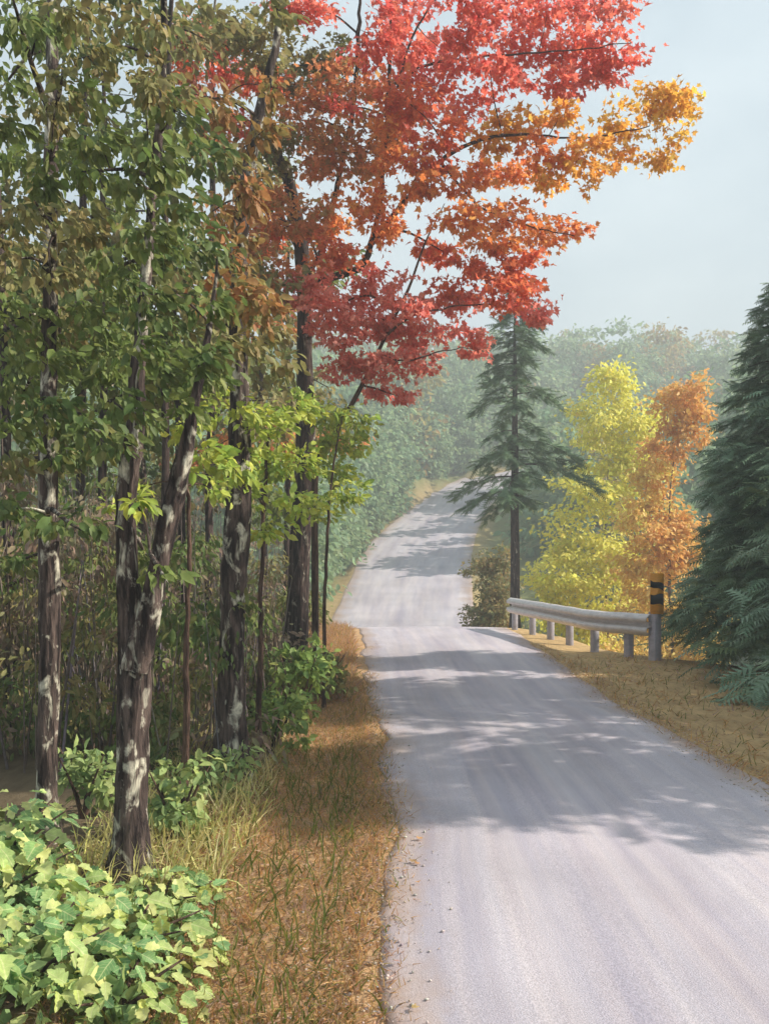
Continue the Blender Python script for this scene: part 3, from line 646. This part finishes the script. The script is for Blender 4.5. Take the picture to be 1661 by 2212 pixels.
tg = norm(np.gradient(pr, axis=0)); side = np.stack([-tg[:, 1], tg[:, 0], np.zeros(len(tg))], 1)
side *= np.where(side[:, :1] < 0, 1, -1)               # towards the road
gr = empty('guard_rail', (5.19, 17.3, G(5.19, 17.3)))
tag(gr, 'pale weathered guard rail curving along the right shoulder to the crest', 'guard rail')
prof = [(.00, .0), (.045, .03), (.11, .08), (.11, .15), (-.03, .185), (-.03, .245), (.11, .28), (.11, .35), (.045, .395), (.0, .425), (-.012, .42), (.03, .385), (.095, .345), (.095, .286), (-.045, .25), (-.045, .18), (.095, .144), (.095, .085), (.03, .04), (-.012, .005)]
zt = np.array([G(x, y) for x, y in zip(pr[:, 0], pr[:, 1])]); zt = np.interp(np.arange(len(zt)), [0, len(zt) - 1], [zt[0], zt[-1]]) * .3 + zt * .7
V = []; 
hgt = np.linspace(.47, .46, len(pr))
for i in range(len(pr)):
    for (o_, h_) in prof: V.append(pr[i] + side[i] * (o_ + .125) + np.array([0, 0, zt[i] + hgt[i] + h_]))
m_ = len(prof); Fq = []
for i in range(len(pr) - 1):
    for j in range(m_): Fq.append((i * m_ + j, i * m_ + (j + 1) % m_, (i + 1) * m_ + (j + 1) % m_, (i + 1) * m_ + j))
link('rail', mesh_np('rail', V, Fq, False), M_rail, gr)
def box_v(cx, cy, z0, z1, wx, wy, yaw=0, bev=.012, taper=1.0):
    V = []; 
    pts = [(-wx / 2 + bev, -wy / 2), (wx / 2 - bev, -wy / 2), (wx / 2, -wy / 2 + bev), (wx / 2, wy / 2 - bev), (wx / 2 - bev, wy / 2), (-wx / 2 + bev, wy / 2), (-wx / 2, wy / 2 - bev), (-wx / 2, -wy / 2 + bev)]
    c_, s_ = math.cos(yaw), math.sin(yaw)
    for (z, sc) in ((z0, 1.0), (z1 - bev, taper), (z1, taper * .86)):
        for x, y in pts: V.append((cx + (x * c_ - y * s_) * sc, cy + (x * s_ + y * c_) * sc, z))
    F_ = []
    for k in range(2):
        for j in range(8): F_ += [(k * 8 + j, k * 8 + (j + 1) % 8, (k + 1) * 8 + (j + 1) % 8), (k * 8 + j, (k + 1) * 8 + (j + 1) % 8, (k + 1) * 8 + j)]
    F_ += [(16, 16 + j, 17 + j) for j in range(1, 7)]
    return np.array(V), np.array(F_)
for i, (x, y) in enumerate(posts):
    z = G(x, y); a_ = math.atan2(tg[i * 8, 1], tg[i * 8, 0])
    V, T = box_v(x, y, z - .3, z + (.93 if i == 0 else .80) + rng.uniform(-.01, .01), .17, .13 if i else .19, a_)
    link('post', mesh_np('post', V, T), M_post, gr)
    for hh_ in (.60, .76):        # bolt heads through the rail
        s_ = side[i * 8]; p = np.array([x, y, z + hh_]) + s_ * .10
        V, T, _, _ = tube([p - s_ * .02, p + s_ * .012], [.016, .016], 8, 0, 0, 1)
        link('bolt', mesh_np('bolt', V, T), M_post, gr)
# hazard marker on the end post
x, y = posts[0]; z = G(x, y)
mk = empty('hazard_marker', (x, y - .13, z + .95)); tag(mk, 'yellow and black striped hazard plate standing on the rail end post', 'sign')
pw, ph, zb = .255, .78, z + .90
def prism(poly, y0, y1):
    n_ = len(poly); V = [(a_, y0, b_) for a_, b_ in poly] + [(a_, y1, b_) for a_, b_ in poly]
    F_ = [(0, i, i + 1) for i in range(1, n_ - 1)] + [(n_, n_ + i + 1, n_ + i) for i in range(1, n_ - 1)]
    for i in range(n_): j = (i + 1) % n_; F_ += [(i, i + n_, j + n_), (i, j + n_, j)]
    return V, F_
poly = [(x - pw / 2, zb + .012), (x - pw / 2 + .012, zb), (x + pw / 2 - .012, zb), (x + pw / 2, zb + .012), (x + pw / 2, zb + ph - .012), (x + pw / 2 - .012, zb + ph), (x - pw / 2 + .012, zb + ph), (x - pw / 2, zb + ph - .012)]
V, T = prism(poly, y - .135, y - .131); link('plate', mesh_np('plate', V, T), M_yel, mk)
for (l0, l1, r0, r1) in ((.54, .66, .43, .56), (.21, .385, .155, .365)):
    xs = np.linspace(-1, 1, 9)
    up = [(x + u * pw / 2 * .995, zb + (l1 + (r1 - l1) * (u + 1) / 2 + .022 * math.sin(u * 2.6))) for u in xs]
    dn = [(x + u * pw / 2 * .995, zb + (l0 + (r0 - l0) * (u + 1) / 2 + .022 * math.sin(u * 2.6 + .5))) for u in xs]
    Vs = [(a_, y - .139, b_) for a_, b_ in dn] + [(a_, y - .139, b_) for a_, b_ in up] + [(a_, y - .1355, b_) for a_, b_ in dn] + [(a_, y - .1355, b_) for a_, b_ in up]
    q = 9; Fs = []
    for i in range(q - 1): Fs += [(i, i + 1, q + i + 1, q + i), (2 * q + i, 3 * q + i, 3 * q + i + 1, 2 * q + i + 1), (q + i, q + i + 1, 3 * q + i + 1, 3 * q + i), (i, 2 * q + i, 2 * q + i + 1, i + 1)]
    link('stripe', mesh_np('stripe', Vs, Fs), M_blk, mk)
V, T = box_v(x, y - .115, z + .80, z + 1.62, .06, .026, 0, .004); link('bracket', mesh_np('bracket', V, T), M_post, mk)

# ------------------------------------------------------------------ conifers
PAL['pine'] = pal((96, 120, 88), (108, 132, 98), (88, 112, 84), (118, 142, 106), (100, 120, 76))
PAL['spruce'] = pal((106, 134, 104), (118, 146, 116), (98, 124, 98), (130, 156, 128), (118, 136, 96), (144, 168, 142))
def conifer(name, base, label, H, r0, R, first, palette, bark, nb=90, size=.34, open_=.0, group=None, lean=0, droop=.45, per=1.0, prof=None):
    t = Tree(name, base, label, 'tree', bark, M_need, group)
    base = np.array(base)
    t.limb([base, base + (lean * .4, 0, H * .4), base + (lean * .8, 0, H * .75), base + (lean, 0, H)], [r0, r0 * .75, r0 * .4, r0 * .08], 'trunk', 10, .06, .35, wob=.01)
    golden = 2.39996; VV = []
    for i in range(nb):
        f = (i + .5) / nb; h = first * H + (1 - first) * H * (f ** .9)
        rad = R * ((1 - f) ** .75 * .92 + .06) * rng.uniform(.6, 1.12)
        if prof: rad *= prof(f)
        if rng.random() < open_: continue
        a_ = i * golden + rng.normal(0, .25)
        dirv = np.array([math.cos(a_), math.sin(a_), 0.])
        p0 = base + np.array([lean * h / H, 0, h])
        ns_ = max(4, int(rad / size * 9 * per))
        tt = np.linspace(0, 1, 6)
        br = p0 + np.outer(tt * rad, dirv) + np.outer(.12 * rad * np.sin(tt * 2.2) - droop * rad * tt ** 1.6, [0, 0, 1])
        V, T, O, R_ = tube(br[[0, 2, 4, 5]], [.012 + .01 * rad, .008 + .006 * rad, .006, .003], 4, 0, 0, 2); t.twigs.append((V, T))
        u = rng.random(ns_) ** .7 * .95 + .08
        pos = np.stack([np.interp(u, tt, br[:, k]) for k in range(3)], 1)
        sd_ = np.array([-dirv[1], dirv[0], 0]); lat = rng.choice([-1, 1], ns_) * rng.random(ns_)
        pos = pos + np.outer(lat * rad * .16 * np.sin(np.clip(u, 0, 1) * 2.6), sd_) + rng.normal(0, .04, (ns_, 3)) * rad
        tip = dirv * .8 + np.outer(lat * 1.1, sd_) + rng.normal(0, .28, (ns_, 3)) + np.array([0, 0, -.35])
        s_ = size * rng.uniform(.7, 1.3, ns_) * (.6 + .4 * rad / R)
        base_c = pick(palette, 1, .12)[0]
        t.bag.leaves(NEEDLE, pos, tip, rng.normal(0, .3, (ns_, 3)) + [0, 0, 1.], s_, pick(palette, ns_) * .6 + base_c * .4, s_ * 1.1)
    return t.finish()
pb = P(1112, 1290, 31); pb[2] = G(pb[0], pb[1]) - .1
conifer('pine_tree', pb, 'tall thin-trunked pine with drooping boughs standing behind the far rail end', 12.6, .17, 2.8, .36, 'pine', M_barkB, 88, .46, .2, droop=.42, per=2.1, prof=lambda f: [.55, 1.0, .75, 1.1, .6, .95, .7][int(f * 23) % 7])
def at(x, y): return (x, y, G(x, y) - .1)
conifer('spruce_tree', at(7.5, 17.0), 'dark green spruce at the right edge behind the sandy shoulder', 7.9, .14, 2.2, .10, 'spruce', M_barkB, 200, .34, 0, 'dark spruces at the right edge', droop=.3, per=2.1, prof=lambda f: [.8, 1.1, .9, 1.12, .78, 1.0][int(f * 19) % 6])
conifer('spruce_tree', at(17.5, 44), 'tall spruce behind the nearer one at the right edge', 17, .2, 3.8, .05, 'spruce', M_barkB, 150, .55, 0, 'dark spruces at the right edge', droop=.3, per=1.6)
conifer('spruce_tree', at(8.2, 12.8), 'spruce added just past the right edge to shade the road below the crest', 10, .15, 3.5, .05, 'spruce', M_barkB, 150, .42, .12, 'dark spruces at the right edge', droop=.3, per=1.4)  # added beside the view for the shadow band it throws below the crest
conifer('spruce_tree', at(7.8, 8.5), 'unseen spruce added past the right edge to shade the middle of the road', 8.6, .15, 3.1, .05, 'spruce', M_barkB, 140, .42, .12, 'dark spruces at the right edge', droop=.3, per=1.4)  # out of view, added only for its shade across the middle of the road

# ------------------------------------------------------------------ birches in colour behind the rail
PAL['lemon'] = pal((242, 234, 110), (234, 228, 116), (246, 238, 104), (224, 224, 124), (244, 230, 124))
PAL['amber'] = pal((240, 206, 116), (236, 198, 108), (242, 212, 126), (232, 190, 106), (240, 218, 126))
PAL['tawny'] = pal((234, 182, 108), (228, 172, 98), (238, 192, 116), (240, 196, 108))
def broadleaf(name, base, label, H, crown, size, bark, cover=3.9, r0=.08, group=None, cat='tree'):
    t = Tree(name, base, label, cat, bark, M_leaf, group); base = np.array(base, float)
    t.limb([base, base + (.05, 0, H * .3), base + (-.06, .1, H * .6), base + (.08, 0, H * .92)], [r0, r0 * .8, r0 * .5, r0 * .12], 'trunk', 9, .06, .3, wob=.02)
    for (px_, py_, rx, ry, p_) in crown:
        Yc = base[1] + rng.uniform(-.9, .9) * rx / dpm(base[1]); s_ = 1 / dpm(Yc)
        t.spray(P(px_, py_, Yc), (rx * s_, rx * s_, ry * s_), OVAL, size, p_, cover=cover, droop=.5, area=.3, width=1.2, subs=12)
    return t.finish()
def xz(dx, Y): x = (dx * K - 384) / F * Y; return at(x, Y)
broadleaf('birch_tree', xz(1310, 37), 'lemon-yellow birch glowing behind the guard rail', 13,
          [(1330, 830, 60, 60, 'lemon'), (1290, 900, 70, 60, 'lemon'), (1370, 900, 60, 60, 'lemon'), (1300, 990, 80, 60, 'lemon'), (1380, 1000, 60, 60, 'lemon'), (1260, 1080, 80, 60, 'lemon'), (1350, 1090, 70, 60, 'lemon'),
           (1240, 1170, 80, 60, 'lemon'), (1330, 1190, 80, 60, 'lemon'), (1220, 1250, 80, 50, 'lemon'), (1310, 1270, 80, 50, 'lemon'), (1200, 1330, 80, 50, 'lemon'), (1290, 1360, 80, 60, 'lemon'), (1180, 1260, 50, 40, 'lemon'), (1380, 1280, 60, 60, 'amber'), (1340, 1400, 80, 50, 'amber'), (1230, 1410, 90, 40, 'lemon')], .22, M_barkD)
broadleaf('birch_tree', xz(1450, 31), 'orange-leaved birch between the yellow birch and dark spruce', 12,
          [(1480, 850, 48, 55, 'tawny'), (1440, 890, 50, 60, 'tawny'), (1490, 930, 40, 55, 'tawny'), (1440, 980, 50, 60, 'tawny'), (1430, 1080, 45, 60, 'tawny'), (1420, 1170, 60, 55, 'tawny'), (1400, 1260, 60, 55, 'amber'), (1450, 1230, 50, 50, 'tawny'),
           (1380, 1340, 70, 50, 'amber'), (1460, 1330, 60, 60, 'amber'), (1440, 1410, 80, 50, 'amber'), (1510, 1400, 60, 40, 'amber'), (1350, 1420, 70, 40, 'amber'), (1490, 1200, 36, 34, 'amber'), (1390, 1110, 50, 50, 'amber'), (1400, 1030, 40, 50, 'amber'), (1380, 1200, 50, 50, 'amber'), (1500, 880, 36, 50, 'tawny'), (1460, 1130, 50, 50, 'tawny'), (1540, 1350, 50, 50, 'amber')], .18, M_barkD)

# ------------------------------------------------------------------ woods on the far hill (one mass)
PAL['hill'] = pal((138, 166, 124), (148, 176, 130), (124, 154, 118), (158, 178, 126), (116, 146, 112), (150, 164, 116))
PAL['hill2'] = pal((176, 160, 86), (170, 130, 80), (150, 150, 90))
bag = Bag(); cnt = 0
for q in range(1500):
    y = rng.uniform(50, 172); x = rng.uniform(-.75 * y - 6, .75 * y + 10)
    rc_ = road_c(y); dd = abs(x - rc_)
    if y < 112 and dd < road_w(y) + 2.6: continue
    if 92 < y < 118 and x > 4 and x < 60 and rng.random() < .8: continue
    if y < 62 and x > 0 and dd < 14: continue
    cnt += 1
    z = G(x, y); H = rng.uniform(7, 12.5) * (1 if y > 80 else .8) * (1 if y < 130 else 1.15); rr = H * rng.uniform(.2, .3)
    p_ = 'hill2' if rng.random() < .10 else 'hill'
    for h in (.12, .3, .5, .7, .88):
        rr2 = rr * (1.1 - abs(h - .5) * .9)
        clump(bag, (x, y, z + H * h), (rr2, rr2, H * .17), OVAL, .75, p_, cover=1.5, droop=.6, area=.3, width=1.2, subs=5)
for q in range(150):
    y = 47 + 62 * (q + rng.random()) / 150; x = road_c(y) - road_w(y) - rng.uniform(1.3, 6.5) - max(0, y - 80) * .05
    z = G(x, y); H = rng.uniform(4.5, 8.5); rr = H * rng.uniform(.24, .34)
    for h in (.12, .32, .54, .76, .92):
        rr2 = rr * (1.1 - abs(h - .45) * .9)
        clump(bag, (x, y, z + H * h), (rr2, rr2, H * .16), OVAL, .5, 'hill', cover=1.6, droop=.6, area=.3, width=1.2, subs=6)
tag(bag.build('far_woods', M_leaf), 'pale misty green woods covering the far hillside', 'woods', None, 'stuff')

# bushes on the verge of the far road
PAL['bush'] = pal((166, 158, 108), (174, 152, 106), (150, 150, 104), (184, 156, 108), (140, 148, 104))
def bush(name, x, y, r, h, palette, label, size=.12, tmpl=OVAL, cover=2.2, group=None, mat=None, n_=7):
    b_ = np.array([x, y, G(x, y) - .03]); t = Tree(name, b_, label, 'bush', M_barkC, mat or M_leaf, group)
    for q in range(5):
        a_ = q * 1.3 + rng.uniform(0, .5); t.limb([b_, b_ + (math.cos(a_) * r * .3, math.sin(a_) * r * .3, h * .45), b_ + (math.cos(a_) * r * .7, math.sin(a_) * r * .7, h * .85)], [.016, .011, .004], 'stem', 5, .03, 0, 3)
    for q in range(n_):
        a_ = q * 2.4 + rng.uniform(0, .6); d_ = r * rng.uniform(.1, .65)
        hz = h * rng.uniform(.12, .86); s_ = r * rng.uniform(.38, .55)
        t.spray(b_ + np.array([math.cos(a_) * d_, math.sin(a_) * d_, hz]), (s_, s_, s_ * .75), tmpl, size, palette, twig=False, cover=cover, droop=.3, area=.3, width=1.15, subs=7)
    return t.finish('foliage')
bush('bush', 3.95, 33.0, 1.15, 3.7, 'bush', 'tall brown-olive bush between the far road and the pine', .15, n_=26, cover=2.4)

# green bushes at the foot of the big trunks
bush('bush', P(640, 1560, 10.2)[0], 10.2, .55, 1.05, 'mid', 'rounded green bush between the maple and the sandy verge', .10, n_=10)
bush('bush', P(585, 1640, 8.8)[0], 8.8, .45, .75, 'mid', 'low green bush right of the stout straight trunk', .09, n_=9)
bush('bush', P(690, 1500, 12)[0], 12.2, .5, .8, 'olive', 'small olive bush at the foot of the leaning maple', .10, n_=8)
bush('bush', P(380, 1800, 6.1)[0], 6.1, .34, .62, 'blue', 'soft green bush just right of the forked trunk', .085, n_=8)
bush('bush', P(180, 1800, 6.4)[0], 6.4, .34, .6, 'blue', 'soft green bush between the two leftmost big trunks', .085, n_=7)
bush('bush', P(470, 1730, 7.2)[0], 7.2, .32, .45, 'blue', 'low leafy bush left of the stout trunk base', .085, n_=7)

# ------------------------------------------------------------------ foreground leafy plants, every leaf its own piece
ramp = [(.0, srgb(112, 152, 100)), (.15, srgb(150, 186, 116)), (.28, srgb(128, 170, 116)), (.42, srgb(184, 206, 128)), (.58, srgb(208, 218, 142)), (.74, srgb(230, 228, 150)), (.88, srgb(162, 194, 122)), (1.0, srgb(214, 214, 112))]
M_fore = leaf_material('shrub_leaf', .42, .45, source='obj', ramp=ramp)
leaf_me = []
for k in range(8):
    wl_ = rng.uniform(.24, .40); m0 = rng.uniform(.3, .5); out_ = []
    ts = np.linspace(0, 1, 10)
    def wid(t_): return wl_ * math.sin(math.pi * t_ ** (math.log(.5) / math.log(m0))) ** .8 if 0 < t_ < 1 else 0
    right = [(wid(t_) * (1 + (.16 if q % 2 else -.10)) , t_ + (.03 if q % 2 else 0)) for q, t_ in enumerate(ts[1:-1])]
    left = [(-x_ * rng.uniform(.85, 1.1), y_) for x_, y_ in right[::-1]]
    V, T = fan([(0, 0)] + right + [(rng.uniform(-.05, .05), 1.05)] + left, rng.uniform(.15, .4))
    V[:, 2] += -rng.uniform(.08, .4) * V[:, 1] ** 2 + rng.normal(0, .02, len(V)); V[:, 0] += rng.uniform(-.12, .12) * V[:, 1] ** 2
    me = mesh_np('leaf', V, T, True); me.materials.append(M_fore); leaf_me.append(me)
from mathutils import Matrix
def leafy_plant(cx, cy, r, h, n_, label, size):
    b_ = np.array([cx, cy, G(cx, cy) - .02]); t = Tree('leafy_plant', b_, label, 'plant', M_barkC, M_leaf, 'leafy plants on the near left bank')
    for q in range(6):
        a_ = q * 1.05 + rng.uniform(0, .5); t.limb([b_, b_ + (math.cos(a_) * r * .35, math.sin(a_) * r * .35, h * .5), b_ + (math.cos(a_) * r * .8, math.sin(a_) * r * .8, h * .8)], [.012, .009, .004], 'stem', 5, .03, 0, 3)
    for q in range(7):
        a_ = q * 2.4; d_ = r * .5 * (q % 3) / 2
        clump(t.bag, b_ + np.array([math.cos(a_) * d_, math.sin(a_) * d_, h * .35]), (r * .45, r * .45, h * .3), OVAL, .08, 'deep' if q % 2 else 'blue', cover=1.6, droop=.3, area=.3, width=1.2, subs=6)
    t.finish('foliage')
    for q in range(n_):
        u = rng.random() ** .5; a_ = rng.uniform(0, 6.283)
        hz = h * (math.sqrt(max(0, 1 - (u * .95) ** 2)) * rng.uniform(.55, 1.08) + .04)
        p = Vector((math.cos(a_) * u * r, math.sin(a_) * u * r, hz))
        tip = Vector((math.cos(a_) * .5 + rng.normal(0, .6) + .35, math.sin(a_) * .5 + rng.normal(0, .6) - .2, rng.normal(-.25, .3))).normalized()
        nr = Vector((rng.normal(.2, .4), rng.normal(-.35, .4), 1)).normalized()
        sx = tip.cross(nr).normalized(); nz = sx.cross(tip)
        s_ = size * rng.choice([.5, .7, .9, 1.05, 1.25]) * rng.uniform(.85, 1.15)
        o = bpy.data.objects.new('leaf', leaf_me[rng.integers(0, 8)]); COL.objects.link(o); o.parent = t.root
        M = Matrix((sx, tip, nz)).transposed().to_4x4() @ Matrix.Diagonal((s_, s_, s_, 1)); M.translation = p; o.matrix_local = M
leafy_plant(-2.05, 4.85, .46, .36, 140, 'sunlit yellow-green leafy plant filling the left edge', .105)
leafy_plant(-1.22, 4.30, .42, .26, 130, 'low leafy plant at the bottom edge beside the dry grass', .10)
leafy_plant(-1.22, 4.85, .36, .19, 110, 'leafy plant right below the forked trunk', .095)
leafy_plant(-2.25, 5.40, .45, .46, 100, 'bright green leafy plant at the left edge under the leftmost trunk', .11)
leafy_plant(-1.12, 3.78, .36, .26, 90, 'small leafy plant at the bottom edge nearest the road', .085)
leafy_plant(-1.66, 4.45, .36, .28, 110, 'leafy plant on the bank in front of the forked trunk, left of it', .095)
leafy_plant(-1.55, 3.95, .42, .34, 130, 'lowest leafy plant in the bottom left corner', .095)

# ------------------------------------------------------------------ grasses
PAL['straw'] = pal((210, 166, 112), (198, 154, 106), (216, 176, 122), (184, 146, 108), (202, 172, 142), (194, 164, 150), (176, 160, 100))
PAL['strawp'] = pal((214, 204, 140), (200, 196, 120), (226, 214, 160))
PAL['gblade'] = pal((118, 128, 62), (104, 120, 58), (132, 130, 66))
bag = Bag()
def grass(n_, xf, yr, hr, palette, spread=.35, wid=(.6, 1.2)):
    y = rng.uniform(0, 1, n_) ** 1.3 * (yr[1] - yr[0]) + yr[0]; x = xf(y, n_)
    z = ground(x, y) - .01; h = rng.uniform(*hr, n_)
    tip = np.stack([rng.normal(.1, spread, n_), rng.normal(-.05, spread, n_), np.ones(n_)], 1)
    nr = np.stack([rng.normal(0, .7, n_), -np.ones(n_), rng.normal(0, .3, n_)], 1)
    bag.leaves(BLADE, np.stack([x, y, z], 1), tip, nr, h, pick(palette, n_), rng.uniform(*wid, n_) * .5)
lx = lambda a_, b_: (lambda y, n_: road_c(y) - road_w(y) - a_ - (b_ - a_) * rng.random(n_) ** 1.1)
grass(30000, lx(.0, 1.35), (3.2, 14), (.02, .09), 'straw', .7, (.4, .9))
grass(1800, lx(-.12, .12), (3.2, 14), (.02, .06), 'straw', .9, (.4, .9))
grass(9000, lx(.15, 1.3), (12, 32), (.05, .2), 'straw', .7, (1, 2))
grass(900, lx(.2, 1.3), (3.6, 9), (.08, .26), 'gblade', .3)
grass(5000, lx(.1, 1.7), (3.4, 16), (.02, .09), 'gblade', .8, (.4, .9))
grass(2500, lx(.9, 1.9), (5.0, 11), (.1, .32), 'strawp', .6)
rxf = lambda a_, b_: (lambda y, n_: road_c(y) + road_w(y) + a_ + (b_ - a_) * rng.random(n_))
grass(5000, rxf(.02, 3.6), (6.0, 18), (.012, .05), 'straw', 1.2, (.8, 1.6))
grass(3800, lx(-.22, .2), (3.2, 15), (.015, .07), 'straw', 1.0, (.4, .9))
grass(700, lx(-.12, .3), (3.2, 15), (.04, .14), 'gblade', .5, (.5, 1))
grass(3000, rxf(-.15, .3), (6, 20), (.015, .07), 'straw', 1.0, (.4, .9))
grass(500, rxf(.1, 2.4), (7, 17), (.05, .16), 'gblade', .5, (.6, 1.1))
tag(bag.build('dry_grass', M_grass), 'dry tan grass with green blades along both verges', 'grass', None, 'stuff')
# loose gravel along the broken road edges
PEB = (np.array([(1, 0, 0), (0, 1, 0), (-1, 0, 0), (0, -1, 0), (0, 0, .7), (0, 0, -.6)], dtype=float), np.array([(0, 1, 4), (1, 2, 4), (2, 3, 4), (3, 0, 4), (1, 0, 5), (2, 1, 5), (3, 2, 5), (0, 3, 5)]))
PAL['pebble'] = pal((206, 196, 190), (190, 178, 170), (220, 206, 192), (200, 180, 158), (184, 174, 172))
bag = Bag(); n_ = 5200
y = 3.2 + rng.random(n_) ** 1.6 * 17; sd2 = rng.choice([-1, 1], n_)
x = road_c(y) + sd2 * (road_w(y) + rng.normal(.02, .17, n_))
inside = np.abs(x - road_c(y)) < road_w(y) - .02
z = np.where(inside, pchip(y) + .008 + .035 * (1 - ((x - road_c(y)) / road_w(y)) ** 2), ground(x, y)) + .002
sz = rng.uniform(.003, .009, n_) * rng.choice([1, 1, 1, 1.8], n_)
bag.leaves(PEB, np.stack([x, y, z], 1), rng.normal(0, 1, (n_, 3)) * [1, 1, .2], rng.normal(0, .3, (n_, 3)) + [0, 0, 1], sz, pick('pebble', n_), sz * rng.uniform(.6, 1.1, n_))
tag(bag.build('gravel', M_ground), 'loose gravel strewn along both edges of the road', 'gravel', None, 'stuff')
# fallen leaves on the verge
bag = Bag(); n_ = 420
y = rng.uniform(3.6, 16, n_); x = road_c(y) - road_w(y) + .25 - rng.random(n_) ** 1.0 * 1.9
z = np.where(x > road_c(y) - road_w(y), .03, ground(x, y) + .012)
bag.leaves(MAPLE, np.stack([x, y, z], 1), rng.normal(0, 1, (n_, 3)) * [1, 1, .08], rng.normal(0, .15, (n_, 3)) + [0, 0, 1], rng.uniform(.03, .06, n_), pick('straw', n_))
tag(bag.build('fallen_leaves', M_leaf), 'small tan fallen leaves scattered on the left verge', 'leaves', None, 'stuff')

# ------------------------------------------------------------------ haze
hz = np.array([(-180, -50, -14), (180, -50, -14), (180, 215, -14), (-180, 215, -14), (-180, -50, 58), (180, -50, 58), (180, 215, 58), (-180, 215, 58)], float)
hf = np.array([(0, 3, 2, 1), (4, 5, 6, 7), (0, 1, 5, 4), (1, 2, 6, 5), (2, 3, 7, 6), (3, 0, 4, 7)])
M_haze, n, out = nmat('morning_haze')
pv = N(n, 'ShaderNodeVolumePrincipled', Density=.0046, Anisotropy=.1); pv.inputs['Color'].default_value = (.82, .87, .89, 1)
n.links.new(pv.outputs[0], out.inputs['Volume'])
tag(link('haze', mesh_np('haze', hz, hf), M_haze), 'thin pale haze softening the far hillside', None, None, 'stuff')
